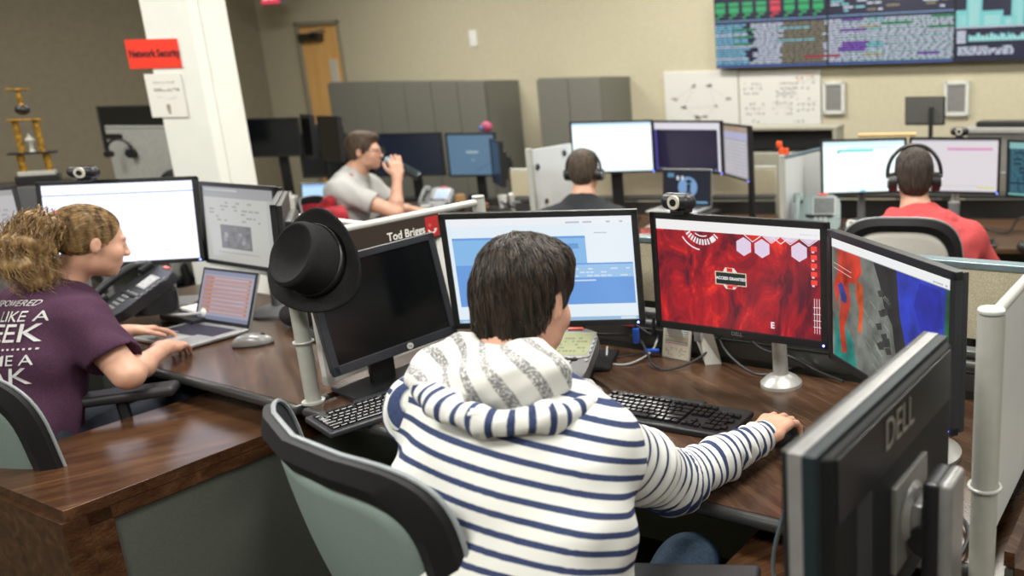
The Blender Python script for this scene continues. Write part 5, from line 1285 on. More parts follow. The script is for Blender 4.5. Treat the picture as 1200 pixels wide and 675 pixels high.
# left of the column
pm(161,149,5.9,.43,.30,18,'black switched-off monitor standing before the left wall, left of the column',None)
p0=at(108,152,5.6); p1=at(196,150,5.3)
t=panel((p0[0],p0[1]+.12),(p1[0],p1[1]+.12),.78,p0[2],'pale pin-up partition with a dark headset hanging on it, left of the column',mat('pinup_pale',(.50,.50,.48),rough=.6),th=.03,rail=True)
Hh=p0[2]-.78; B().box((.10,-.02,Hh-.05),(.16,.01,.035),.003).obj('dark_label_strip',BLK,t)
q=at(124,182,5.45); t=thing('headset','thin dark headset hanging on the pale pin-up partition','headset',(q[0],q[1]+.12,q[2]),.1)
B().tube([(.075*math.sin(a),0,.075*math.cos(a)+.02) for a in [rad(-95+190*i/20) for i in range(21)]],.008,8).obj('headband',BLK,t); B().cyl((.07,-.02,0),(.07,.02,0),.03).obj('ear_cup',BLK,t); B().cyl((-.07,-.02,0),(-.07,.02,0),.022).obj('ear_cup',BLK,t)
p=at(170,200,5.0); office_chair((p[0]-.02,4.95,0),rad(70),'empty black-framed mesh chair left of the column base',top=1.03,w=.44,m_mesh=mat('chair_mesh_pale',(.36,.37,.33),rough=.8,scale=400),arms=False)
p=at(196,190,5.0); t=thing('desk_fan','small dark desk fan half hidden by the column','fan',(p[0]-.02,5.1,.73),.3); B().cyl((0,0,0),(0,0,.02),.07).obj('fan_base',BLK,t); B().cyl((0,0,.02),(0,0,.25),.012).obj('fan_post',BLK,t); B().lathe([(.11,0),(.11,.05),(.02,.07)],24,Matrix.Translation((0,.03,.32))@Matrix.Rotation(rad(90),4,'X')).obj('fan_cage',BLK,t)
simple_desk(-4.85,5.45,.95,.5,rad(25),'dark desk left of the column under the pin-up partition',m=DRKW)
# trophy on a shelf at the far left
q=at(36,215,4.4)
simple_desk(q[0]-.05,q[1]+.02,.55,.40,rad(40),'low dark counter by the left wall carrying the golden trophy',zt=q[2],m=DRKW)
t=thing('trophy','tall golden two-column trophy with a dark ball on top','trophy',(q[0],q[1],q[2]),rad(35)); gold=mat('trophy_gold',(.42,.23,.035),rough=.35,metal=.55,var=.5,scale=45); wh=mat('trophy_marble',(.45,.44,.40),rough=.3)
t.scale=(.74,.74,.74); t.location=(q[0]+.05,q[1],q[2])
B().box((0,0,.03),(.24,.14,.06),.006).obj('base',BLK,t); B().box((0,0,.075),(.20,.12,.03),.004).obj('base_plate',wh,t)
for x in (-.07,.07): B().cyl((x,0,.09),(x,0,.21),.022).obj('lower_column',gold,t)
B().box((0,0,.216),(.26,.13,.014),.003).obj('tier_plate',BLK,t); 
for x in (-.055,.055): B().cyl((x,0,.223),(x,0,.44),.019).obj('upper_column',gold,t)
B().box((0,0,.447),(.18,.11,.012),.003).obj('tier_plate',gold,t)
b=B(); b.lathe([(.02,0),(.012,.02),(.014,.05),(.03,.08),(.01,.11),(.0005,.13)],16,Matrix.Translation((0,0,.225))); b.obj('inner_figure',wh,t)
B().sph((0,0,.515),(.042,.042,.036),16).obj('ball',BLK,t); b=B(); b.lathe([(.02,0),(.01,.02),(.018,.05),(.012,.09),(.02,.105),(.0005,.11)],14,Matrix.Translation((0,0,.54))); b.obj('top_figure',gold,t)
B().box((0,0,.655),(.13,.02,.012),.005).obj('wings',gold,t)
q=at(18,212,3.75); t=thing('open_laptop_lid','dark laptop lid with faint screen at the far left edge behind the grey document monitor','laptop',(q[0],q[1],.73),rad(50)); B().box((0,0,.36),(.33,.008,.23),.004,rot=Euler((rad(-15),0,0))).obj('lid',BLK,t); B().box((0,-.12,.245),(.33,.22,.016),.004).obj('base',BLK,t); B().box((0,-.1,.12),(.30,.2,.235),.01).obj('riser',GRYP,t)
simple_desk(q[0]-.02,q[1]-.05,.5,.42,rad(50),'small dark side desk under the open dark laptop at the far left',m=DRKW)
# right back: counter with boxes, dark monitor
q=at(1150,146,6.0)
t=thing('media_counter','grey counter with dark slotted equipment against the back wall at the right','counter',(1.90,5.62,0),rad(-22))
B().box((0,0,q[2]*.5-.02),(1.35,.42,q[2]-.04),.01).obj('counter_body',mat('counter_grey',(.18,.18,.165),rough=.6),t); B().box((0,0,q[2]-.02),(1.42,.46,.035),.008).obj('counter_top',mat('counter_top_grey',(.30,.30,.28),rough=.5),t)
for x,w_,h_,m_ in ((-.25,.75,.035,BLK),(.45,.5,.06,POST)): B().box((x,-.02,q[2]+h_/2),(w_,.25,h_),.006).obj('device',m_,t)
B().box((.35,-.02,q[2]+.09),(.12,.08,.06),.02).obj('small_device',BLK,t)
t=thing('monitor','dark monitor seen from behind, standing left of the media counter','monitor',(1.0,6.0,1.0),rad(-22)); q1=at(1084,130,6.0); zc=q1[2]-1.0
t.location=(q1[0],6.0,1.0); B().box((0,0,zc),(.29,.02,.20),.006).obj('bezel',BLK,t); B().box((0,-.015,zc),(.27,.014,.18),.006).obj('back_housing',mat('old_monitor_dark',(.06,.06,.055),rough=.6),t); B().box((0.05,-.03,zc-.1),(.03,.03,.26),.004).obj('stand_neck',BLK,t); B().box((0,-.02,.01),(.2,.16,.02),.006).obj('stand_base',BLK,t)
t=thing('side_table','plain grey pedestal under the dark rear-facing monitor','pedestal',(q1[0],6.0,0),rad(-22)); B().box((0,0,.485),(.34,.3,.97),.01).obj('pedestal_body',MATS['counter_grey'],t); B().box((0,0,.985),(.38,.34,.03),.006).obj('pedestal_top',MATS['counter_top_grey'],t)
# notices on the column
cx,cy=cc; 
def on_col(px,py,w,h,label,art,name,off=.004,rz=-5):
    A_=rad(rz); n=np.array([math.sin(A_),-math.cos(A_)]); e=np.array([math.cos(A_),math.sin(A_)])
    d=rt*(px-CX_)/F_+up*(CY_-py)/F_+fw; s=((cx+n[0]*(cw/2+off))*n[0]+(cy+n[1]*(cw/2+off))*n[1])/(d[0]*n[0]+d[1]*n[1]); p=np.array([0,0,H_])+d*s
    t=thing(name,label,'sign',tuple(p),A_); B().box((0,.001,0),(w,.002,h)).obj('sheet',PAPER,t); ar=art(w,h); ar.obj('printed_face',PRINT,t,Matrix.Translation((0,-.002,0))); return t
def a_red(w,h):
    a=Art(w,h,g2l(236,58,38),.0006); a.lay(); a.text('Network Security',.52,.50,.054,(.05,.004,.01),.0022,'CENTER',.76); return a
def a_wh(w,h):
    a=Art(w,h,(.80,.79,.74),.0006); a.lay(); a.text('Notice to all staff',.5,.80,.018,(.25,.25,.25)); a.words(.2,.60,.9,.68,2,(.15,.15,.15),.85,3,.6); a.words(.25,.42,.8,.5,2,(.5,.48,.45),.6,5,.4); a.rect(.46,.14,.56,.30,(.35,.28,.25)); a.rect(.48,.08,.55,.13,(.2,.18,.16)); return a
# ------------------------------------------------------------------ people of the office
def seated_legs(S,hipR,hipL,knR,knL,anR,anL,mg=0.,foot=True,ft=None,fem=False):
    f=.92 if fem else 1.
    for hp,kn,an in ((hipR,knR,anR),(hipL,knL,anL)):
        S.cap(hp,kn,.083*f+mg,.058*f+mg,.03); m=np.array(kn)*.65+np.array(an)*.35
        S.cap(kn,m,.056*f+mg,.057*f+mg,.02); S.cap(m,an,.057*f+mg,.038+mg,.02)
        if foot: S.cap(np.array(an)+(0,0,-.03),np.array(an)+np.array(ft)*.15+(0,0,-.055),.036,.028,.03)
def person(name,label,spec,res=.006,res_c=.007):
    """continuous body plus clothing children; spec in world coordinates"""
    g=lambda k:np.array(spec[k],float)
    hc=g('head'); A=frame(spec['hf'],spec.get('hu',(0,0,1))); hs=spec.get('hs',1.); fem=spec.get('fem',False)
    neck=g('neck'); T=spec['torso']; t=thing(name,label,'person',(T[0][0][0],T[0][0][1],0))
    off=np.array([T[0][0][0],T[0][0][1],0.])
    def put(o): o.location=(-off[0],-off[1],0); return o
    S=Solid(); add_head(S,hc,A,neck,hs,nr=spec.get('nr',.054),fem=fem)
    S.cap(neck,np.array(T[-1][0]),.058*hs,.07,.05)
    add_torso(S,[(p,l,w-.012,d-.012) for p,l,w,d in T])
    for k in 'RL':
        sg=1 if k=='R' else -1
        S.cap(np.array(T[-1][0])*.4+g('sh'+k)*.6,g('sh'+k),.045,.044,.05)
        add_arm(S,g('sh'+k),g('el'+k),g('wr'+k),1.,fem)
        hd,hn=spec['hd'+k],spec['hn'+k]
        add_hand(S,g('wr'+k),hd,hn,sg,spec.get('curl'+k,.35),.90 if fem else spec.get('hs'+k,1.),curls=spec.get('curls'+k),thumb=spec.get('thumb'+k,.5))
    seated_legs(S,*[g(q) for q in ('hipR','hipL','knR','knL','anR','anL')],ft=spec['foot'],fem=fem)
    V,F=S.mesh(res); body=put(np_mesh('body',V,F,M_SKIN(),t,relax=1))
    # trousers
    S=Solid(); seated_legs(S,*[g(q) for q in ('hipR','hipL','knR','knL','anR','anL')],mg=.012,foot=False,fem=fem)
    p0=np.array(T[0][0]); l0=np.array(T[0][1]); w0,d0=T[0][2],T[0][3]; S.slab(p0-(0,0,.05),p0+(0,0,.06),l0,w0+.012,d0+.015,w0+.006,d0+.010,.05)
    S.disp(lambda x,y,z:.004*wob((x,y,z),60,5)); V,F=S.mesh(.009); put(np_mesh('trousers',V,F,spec['m_leg'],t,relax=1))
    for q in ('anR','anL'):
        S=Solid(); a_=g(q); S.cap(a_+(0,0,-.045),a_+np.array(spec['foot'])*.17+(0,0,-.062),.045,.038,.04); S.cap(a_,a_+(0,0,-.04),.044,.046,.03); S.plane((0,0,.004),(0,0,-1)); V,F=S.mesh(.009); put(np_mesh('shoe',V,F,mat('shoe_dark',(.03,.028,.026),rough=.5),t))
    return t,put,hc,A,hs
def shirt(t,put,spec,m,mg=.010,sleeve=.45,res=.006,name='shirt',folds=.004,collar=True,fs=55):
    """T-shirt: torso and short sleeves as one garment"""
    g=lambda k:np.array(spec[k],float); T=spec['torso']; S=Solid(); add_torso(S,T,mg)
    neck=g('neck'); top=np.array(T[-1][0]); S.cap(top,top*.55+neck*.45,.075,.062,.05)
    for k in 'RL':
        sh,el=g('sh'+k),g('el'+k); e=sh+(el-sh)*sleeve
        S.cap(top*.4+sh*.6,sh,.052+mg,.054+mg,.05); S.cap(sh,e+(el-sh)*.05,.056+mg,.050+mg+spec.get('loose',.010),.03)
    for k in 'RL':
        sh,el=g('sh'+k),g('el'+k); e=sh+(el-sh)*sleeve; ax=_n(el-sh)
        pn=e; 
        # cut only near the sleeve: subtract a capsule beyond the cuff
        S.cap(e+ax*.085,e+ax*.30,.085,.085,.006,'-')
    S.disp(lambda x,y,z:folds*wob((x,y*1.3,z*.7),fs,8)+folds*.6*wob((x,y,z*.4),fs*2.1,9))
    V,F=S.mesh(res); o=put(np_mesh(name,V,F,m,t,relax=1)); return o
def short_hair(t,put,hc,A,hs,m,name='hair',big=1.,nape=-.058,fringe=.045,res=.005,sides=-.02):
    P=lambda x,y,z:np.array(hc)+hs*(x*A[0]+y*A[1]+z*A[2])
    S=Solid(); S.ell(P(0,-.022,.037),np.array([.083,.103,.094])*hs*big,A); S.ell(P(0,-.058,-.02),np.array([.066,.055,.062])*hs*big,A,.03)
    S.ell(P(0,.045,.098),np.array([.060,.045,.028])*hs,A,.02); S.ell(P(0,-.01,.080),np.array([.070,.088,.052])*hs*big,A,.02)
    # bare face, ears and nape
    S.ell(P(0,.105,-.035),np.array([.090,.075,.108])*hs,A,.012,'-')
    for q in (-1,1):
        S.ell(P(q*.085,-.004,-.022),np.array([.022,.026,.042])*hs,A,.008,'-')
    S.plane(P(0,0,nape),-A[2],.01); S.disp(lambda x,y,z:.0018*wob((x,y,z*.5),240,2)); V,F=S.mesh(res); o=put(np_mesh(name,V,F,m,t)); return o,S,V
# ================================================================= the man in the striped hoodie
lat=_n((.38,-.13,-.03)); fwd=np.array([.32,.95,0]); fwd/=np.linalg.norm(fwd)
sp=dict(head=(-.488,1.460,1.220),hf=(.30,.90,-.32),hs=.92,neck=(-.505,1.380,1.120),nr=.056,
 torso=[((-.45,1.17,.56),lat,.165,.115),((-.455,1.19,.70),lat,.155,.112),((-.465,1.24,.86),lat,.160,.112),((-.480,1.30,.97),lat,.155,.105),((-.497,1.345,1.065),lat,.09,.07)],
 shR=(-.338,1.300,1.005),elR=(-.258,1.565,.795),wrR=(-.088,1.800,.785),hdR=(.47,.86,.12),hnR=(-.05,-.12,1),curlsR=(.34,.34,.38,.44),thumbR=.6,hsR=1.1,
 shL=(-.675,1.405,1.040),elL=(-.665,1.68,.87),wrL=(-.56,1.93,.790),hdL=(.45,.88,-.12),hnL=(0,0,1),curlL=.45,
 hipR=(-.375,1.17,.57),hipL=(-.54,1.22,.57),knR=(-.235,1.56,.60),knL=(-.55,1.62,.60),anR=(-.30,1.66,.12),anL=(-.56,1.72,.12),foot=(.3,.95,0),
 m_leg=mat('denim_blue',(.030,.062,.105),rough=.8,var=.35,scale=160,bump=.3))
t,put,hc,A,hs=person('person','person in a white hoodie with navy stripes and short dark hair, seen from behind',sp,res=.0042)
face_bits(t,hc-np.array([sp['torso'][0][0][0],sp['torso'][0][0][1],0]),A,hs)
hm_=hair_mat('hair_dark_brown',(.009,.006,.0045),(.058,.040,.028),rough=.42,sc=90)
P=lambda x,y,z:np.array(hc)+hs*(x*A[0]+y*A[1]+z*A[2])
S=Solid(); S.ell(P(0,-.018,.034),(.079,.097,.092),A); S.ell(P(0,-.052,-.030),(.062,.052,.060),A,.03); S.cap(P(-.020,-.056,-.080),P(.020,-.056,-.080),.030,.030,.03); S.ell(P(0,.035,.092),(.060,.048,.034),A,.02)
S.ell(P(0,.105,-.045),(.090,.078,.105),A,.010,'-')
for q in (-1,1): S.ell(P(q*.090,.002,-.024),(.036,.034,.048),A,.006,'-')
S.plane(P(0,-.02,-.100),-A[2]+.12*A[1],.008); S.disp(lambda x,y,z:.0022*wob((x,y,z*.35),230,2)); V,F=S.mesh(.0045)
hair=put(np_mesh('hair',V,F,hm_,t))
h2=strands('hair_locks',S,V,None,hc,A,hm_,t,n=4200,length=.062,rad0=.00120,lift=.0032,crown=(-.02,-.040,.110),grav=.40,mask=lambda L:(L[:,2]>-.085)&~((np.abs(L[:,0])>.050)&(L[:,2]<.080)&(L[:,1]>-.040)),seed=5); h2.location=hair.location
h3=strands('hair_locks',S,V,None,hc,A,hm_,t,n=700,length=.034,rad0=.0013,lift=.0015,crown=(-.01,-.035,.115),grav=1.6,mask=lambda L:(L[:,2]<-.068)&(L[:,1]<-.02),seed=8); h3.location=hair.location
# hoodie torso
NAVY=(.035,.050,.115); CREAM=(.72,.73,.70)
m_h=stripe_mat('hoodie_knit',CREAM,NAVY,.0268,.0095,.010); m_s=stripe_mat('hoodie_sleeve_knit',CREAM,NAVY,.0350,.0118,.012); m_in=stripe_mat('hood_lining_knit',(.74,.74,.71),(.17,.17,.18),.031,.012,.0,speck=.18); m_rim=stripe_mat('hood_rim_knit',CREAM,NAVY,.0275,.0100,.0)
T=sp['torso']; S=Solid()
T2=[((-.452,1.170,.50),lat,.195,.140),((-.460,1.180,.60),lat,.192,.136),((-.470,1.200,.74),lat,.190,.132),((-.486,1.245,.86),lat,.198,.130),((-.498,1.300,.965),lat,.192,.122),((-.500,1.350,1.065),lat,.115,.082)]
add_torso(S,T2,0.); top=np.array(T2[-1][0])
for k in 'RL': S.cap(top*.35+np.array(sp['sh'+k])*.65,np.array(sp['sh'+k]),.064,.068,.06)
S.cap(top,np.array(sp['neck']),.080,.066,.05)
def fold1(x,y,z):
    u=(x+.48)*lat[0]+(y-1.2)*lat[1]
    return .0048*wob((x,y,z*.8),42,8)+.0022*wob((x*.5,y*.5,z),120,4)+.004*np.sin((z*1.0+u*.55)*75+2*np.sin(u*9))*np.exp(-((z-.66)/.10)**2)
S.disp(fold1); S.plane((0,0,.515),(0,0,-1)); V,F=S.mesh(.005)
axs=_n(np.array([-.03,.44,1.])); dV=V-np.array([-.47,1.25,.9]); run=dV@axs+.30*(dV@lat)+.35*np.maximum(0,V[:,2]-1.02)*0
hood_t=put(np_mesh('hoodie',V,F,m_h,t,{'run':run},relax=2))
# sleeves
def sleeve(k,seed):
    sh,el,wr=[np.array(sp[q+k]) for q in ('sh','el','wr')]; S=Solid(); ax=_n(wr-el)
    m1=sh*.5+el*.5; m2=el*.5+wr*.5
    st=sh+(np.array(T2[-2][0])-sh)*.06
    S.cap(st,m1,.075,.066,.03); S.cap(m1,el,.066,.060,.03); S.cap(el,m2,.060,.050,.03); S.cap(m2,wr-ax*.02,.050,.041,.02); S.cap(wr-ax*.015,wr+ax*.012,.039,.037,.01)
    cu=[st-(m1-st)*.3,st,m1,el,m2,wr]
    C=np.array(catmull(cu[1:],8)); Ls=np.concatenate([[0],np.cumsum(np.linalg.norm(np.diff(C,axis=0),axis=1))])
    def fd(x,y,z):
        p=np.stack(np.broadcast_arrays(x,y,z),-1).reshape(-1,3); d=((p[:,None,:]-C[None,::2,:])**2).sum(2); i=d.argmin(1)*2; s=Ls[i]
        L=Ls[-1]; s2=s+((p-C[i])*np.gradient(C,axis=0)[i]/np.linalg.norm(np.gradient(C,axis=0)[i],axis=1)[:,None]).sum(1)
        amp=.0022+.0050*np.exp(-((s2-L*.52)/.10)**2)+.0050*np.exp(-((s2-L*.86)/.07)**2)
        ph=6*wob((p[:,0],p[:,1],p[:,2]),16,seed)
        return (amp*np.sin(s2*165+ph)*(.55+.45*np.sin(ph*1.3))).reshape(np.shape(x) if np.shape(x) else -1)
    S.disp(lambda x,y,z:fd(x,y,z)); V,F=S.mesh(.0045)
    run=arc_param(V,cu[1:]); run=run+.004*wob((V[:,0],V[:,1],V[:,2]),30,seed)
    L=Ls[-1]; run=run+np.where(run>L*.62,(run-L*.62)*.45,0)
    return put(np_mesh('sleeve',V,F,m_s,hood_t,{'run':run},relax=2))
for k,sd in (('R',21),('L',22)): o=sleeve(k,sd); o.location=(0,0,0)
# hood lying on the shoulders
nk=np.array(sp['neck']); up_=_n(np.array(T2[-1][0])-np.array(T2[-3][0])); bk=_n(-np.cross(up_,lat)); bk=bk if bk[1]<0 else -bk
HB=lambda a,b,c: nk+lat*a+bk*b+up_*c
S=Solid()
rim=[HB(-.085,-.07,.01),HB(-.108,-.01,.008),HB(-.118,.050,-.012),HB(-.098,.105,-.050),HB(-.035,.143,-.078),HB(.050,.148,-.088),HB(.120,.118,-.078),HB(.165,.055,-.055),HB(.158,-.025,-.035),HB(.105,-.08,-.015)]
C=catmull(rim,5)
S.ell(HB(.022,.060,-.030),(.125,.080,.060),np.array([lat,bk,up_]),.03)
for a_,b_ in zip(C,C[1:]): S.cap(a_,b_,.017,.017,.016)
Sr=[(a_,b_) for a_,b_ in zip(C,C[1:])]
for q in (-1,1): S.cap(HB(q*.07,-.06,-.02),HB(q*.095,.02,-.012),.030,.034,.03)
S.cap(HB(-.065,.050,.005),HB(.095,.050,-.002),.032,.034,.03)
for q in (-1,1): S.cap(HB(q*.065,-.02,.02),HB(q*.055,.045,.018),.026,.028,.03)
S.cap(HB(0,-.03,.09),HB(0,.0,.02),.058,.050,.012,'-')
S.disp(lambda x,y,z:.0055*wob((x,y,z),62,31)+.0028*wob((x,y,z),140,32)); V,F=S.mesh(.0042)
loc=np.stack([(V-nk)@lat,(V-nk)@bk,(V-nk)@up_],1)
Cn=np.array(C); dist=np.min(np.linalg.norm(V[:,None,:]-Cn[None],axis=2),axis=1)
ang=np.arctan2(loc[:,0],-(loc[:,2]+.0)-.0+.02)
cen=np.array([0,.045,-.060]); dn=loc-cen
outer=(dist<.030)&((loc[:,1]*.45-loc[:,2])>.092)
S_run=arc_param(V,rim)
run_in=loc[:,0]*.62-loc[:,1]*.35+loc[:,2]*.55+.010*np.sin(loc[:,0]*28)
o=np_mesh('hood',V,F,m_in,hood_t,{'run':np.where(outer,S_run,run_in)},relax=2)
o.data.materials.append(m_rim); fo=outer[F].all(1); o.data.polygons.foreach_set('material_index',fo.astype(np.int32)); 
# drawcord free: mesh chair he leans away from
ch=office_chair((-.587,1.486,0),rad(-40),'black-framed mesh office chair pulled up behind the striped hoodie man',top=1.065,w=.64,h=.60,lean=.15,curve=.10,z=.47,wr=.80,side_w=.056,sq=5.,arms=False)
Mi=(Matrix.Translation((-.587,1.486,0))@Matrix.Rotation(rad(-40),4,'Z')).inverted()
B(Mi).box((-.200,1.355,.700),(.25,.09,.03),.010,rot=Euler((0,0,rad(-4))),seg=3).obj('armrest',MATS['armrest_black'],ch); B(Mi).tube([(-.17,1.35,.69),(-.16,1.33,.55),(-.24,1.30,.42),(-.36,1.30,.40)],.016,10).obj('armrest_post',MATS['chair_frame_black'],ch)
B(Mi).box((-.80,1.56,.69),(.09,.25,.03),.010,rot=Euler((0,0,rad(-40))),seg=3).obj('armrest',MATS['armrest_black'],ch); B(Mi).tube([(-.80,1.56,.68),(-.80,1.54,.5),(-.72,1.48,.41)],.016,10).obj('armrest_post',MATS['chair_frame_black'],ch)
# ================================================================= woman in purple
lw=_n((.35,-.19,-.02)); fw_=_n((.25,.97,0))
sw=dict(head=(-2.180,2.535,1.160),hf=(.52,.79,-.28),hs=.91,fem=True,neck=(-2.275,2.49,1.035),nr=.046,
 torso=[((-2.27,2.23,.56),lw,.170,.118),((-2.28,2.27,.68),lw,.148,.105),((-2.285,2.33,.82),lw,.150,.105),((-2.285,2.40,.92),lw,.150,.098),((-2.28,2.455,.995),lw,.085,.062)],
 shR=(-2.150,2.395,.950),elR=(-1.985,2.330,.790),wrR=(-2.075,2.60,.790),hdR=(-.25,.95,-.12),hnR=(.25,0,1),curlR=.30,
 shL=(-2.43,2.55,.96),elL=(-2.50,2.62,.78),wrL=(-2.33,2.77,.800),hdL=(.45,.88,-.15),hnL=(-.2,0,1),curlL=.30,
 hipR=(-2.19,2.25,.55),hipL=(-2.37,2.30,.55),knR=(-2.05,2.66,.58),knL=(-2.25,2.74,.58),anR=(-2.08,2.72,.12),anL=(-2.25,2.80,.12),foot=(.3,.95,0),
 m_leg=mat('jeans_dark',(.012,.018,.032),rough=.8,scale=150),loose=.012)
t,put,hc,A,hs=person('person','person in a purple printed T-shirt with fair hair in a ponytail, typing on a laptop',sw,res=.0048)
face_bits(t,hc-np.array([sw['torso'][0][0][0],sw['torso'][0][0][1],0]),A,hs)
m_pu=mat('tshirt_purple',(.060,.026,.050),rough=.9,var=.18,scale=220,spec=.15,bump=.2)
sht=shirt(t,put,sw,m_pu,mg=.014,sleeve=.62,res=.0055,name='t_shirt',folds=.0075,fs=38)
mh=hair_mat('hair_fair',(.10,.052,.018),(.38,.24,.10),rough=.42,sc=70)
P=lambda x,y,z:np.array(hc)+hs*(x*A[0]+y*A[1]+z*A[2])
S=Solid(); S.ell(P(0,-.022,.034),np.array([.080,.100,.090])*hs,A); S.ell(P(0,-.058,-.01),np.array([.060,.046,.050])*hs,A,.03)
S.ell(P(0,.092,-.035),np.array([.10,.070,.108])*hs,A,.012,'-')
for q in (-1,1): S.ell(P(q*.085,.0,-.022),np.array([.024,.030,.042])*hs,A,.008,'-')
S.plane(P(0,-.03,-.05),-A[2]-.3*A[1],.01); V,F=S.mesh(.005); hr=put(np_mesh('hair',V,F,mh,t))
h=strands('hair_locks',S,V,None,hc,A,mh,t,n=1500,length=.09,rad0=.0012,lift=.002,crown=(0,.12,.05),grav=.05,mask=lambda L:L[:,2]>-.05,seed=4); h.location=hr.location
# ponytail
tie=P(.0,-.106,.050); B_=_n(np.array([-.45,-.35,-.15]))
pc=[tie,tie+np.array([-.015,-.04,.0]),tie+np.array([-.035,-.075,-.045]),tie+np.array([-.040,-.085,-.105]),tie+np.array([-.020,-.075,-.155])]
pc=[q_+np.array([.020,-.01,.0])*min(1,i_) for i_,q_ in enumerate(pc)]
S=Solid(); rr_=[.020,.038,.052,.053,.034]; 
for i in range(4): S.cap(pc[i],pc[i+1],rr_[i],rr_[i+1],.03)
S.ell(tie+np.array([-.10,-.09,-.105]),(.04,.04,.035),k=.03)
S.disp(lambda x,y,z:.007*wob((x,y,z),85,6)+.003*wob((x,y,z),210,7)); V,F=S.mesh(.005); pt_=put(np_mesh('ponytail',V,F,mh,t))
rg=np.random.default_rng(11); n=1100; cv=np.array(catmull(pc,6)); b=B(); 
VV=[];FF=[]
for i in range(n):
    off_=rg.normal(size=3)*.027; k0=rg.integers(5,10); k1=len(cv)-1-rg.integers(0,6); pts=[]; ph=rg.random()*6.28; am=.004+.010*rg.random()
    for j in range(9):
        f=k0+(k1-k0)*j/8; q=int(min(f,len(cv)-2)); c_=cv[q]+(cv[q+1]-cv[q])*(f-q); s_=min(1.,.35+f/len(cv)*2.2)
        if f>len(cv)*.8: s_*=1.1
        pts.append(c_+off_*s_*1.25*(1 if np.linalg.norm(off_)<.05 else .05/np.linalg.norm(off_))+np.array([math.sin(f*.9+ph),math.cos(f*.8+ph),math.sin(f*1.1+ph*2)])*am)
    pts=np.array(pts); r0=len(VV)
    for j,p_ in enumerate(pts):
        r_=.0016*(1-.7*j/8)
        for a_ in (0,2.1,4.2): VV.append(p_+np.array([math.cos(a_),math.sin(a_),.4*math.cos(a_)])*r_)
    for j in range(8):
        for a_ in range(3): FF.append((r0+3*j+a_,r0+3*j+(a_+1)%3,r0+3*j+3+(a_+1)%3,r0+3*j+3+a_))
o=put(np_mesh('curls',np.array(VV),np.array(FF),mh,pt_)); o.location=(0,0,0)
o_=B().tube([tie+.027*(math.cos(a_)*np.array(A[0])+math.sin(a_)*np.array(A[2])) for a_ in [2*PI*i/20 for i in range(20)]],.008,8,True).obj('hair_tie',mat('hair_tie_red',(.55,.02,.02),rough=.6),t); put(o_)
# printed lettering wrapped onto the back of the shirt
def wrap_print(lines,garment,c,n,r,u,mt,name,parent,loc):
    """project flat lettering onto the cloth along -n"""
    from mathutils.bvhtree import BVHTree
    me=garment.data; bv=BVHTree.FromPolygons([v.co for v in me.vertices],[p.vertices for p in me.polygons])
    V=[];F=[]
    for txt,x,z,size,bold,al in lines:
        if isinstance(txt,tuple): W,Hh=txt; vv=[(-W/2,-Hh/2),(W/2,-Hh/2),(W/2,Hh/2),(-W/2,Hh/2)]; ff=[(0,1,2,3)]
        else: vv,ff=text_tris(txt,size,bold,al)
        o0=len(V)
        for a_,b_ in vv:
            p=np.array(c)+r*(x+a_)+u*(z+b_); s_=Vector(p+n*.25); h_=bv.ray_cast(s_,Vector(-n))
            V.append(np.array(h_[0])+n*.0048 if h_[0] is not None else p)
        F+=[tuple(o0+i for i in f) for f in ff]
    o=mesh_obj(name,V,F,mt,parent); o.location=loc; return o
nb_=_n(np.array([-.05,-.97,.20])) if 0 else _n(np.array([.02,-.97,.22])); rb_=_n(np.cross(nb_,(0,0,1)))*-1; 
rb_=_n(np.cross((0,0,1),nb_)); ub_=_n(np.cross(nb_,rb_))
mpr=mat('shirt_print_grey',(.50,.50,.50),rough=.8); c_=np.array([-2.198,2.30,.925])
L_=[('SYSPOWERED',.020,.098,.024,.0,'RIGHT'),('LIKE A',.055,.060,.042,.003,'RIGHT'),('GEEK',.050,.012,.072,.006,'RIGHT')]+[((.005,.005),.050-.0115*k,-.030,0,0,0) for k in range(14)]+[('ME A',.050,-.062,.042,.003,'RIGHT'),('FREAK',.040,-.108,.066,.006,'RIGHT')]
o=wrap_print(L_,sht,c_,nb_,rb_,ub_,mpr,'printed_lettering',sht,(0,0,0))
wc=office_chair((-2.10,2.27,0),rad(-20),'black mesh office chair of the woman in purple, armrest in view',top=.93,w=.50,h=.50,lean=.08,curve=.06,z=.46,side_w=.06,arms=False)
Mi=(Matrix.Translation((-2.10,2.27,0))@Matrix.Rotation(rad(-20),4,'Z')).inverted()
B(Mi).box((-2.055,2.365,.715),(.29,.085,.032),.013,rot=Euler((0,0,rad(24))),seg=3).obj('armrest',MATS['armrest_black'],wc); B(Mi).tube([(-2.05,2.36,.70),(-2.02,2.34,.55),(-2.06,2.36,.42)],.016,10).obj('armrest_post',MATS['chair_frame_black'],wc)
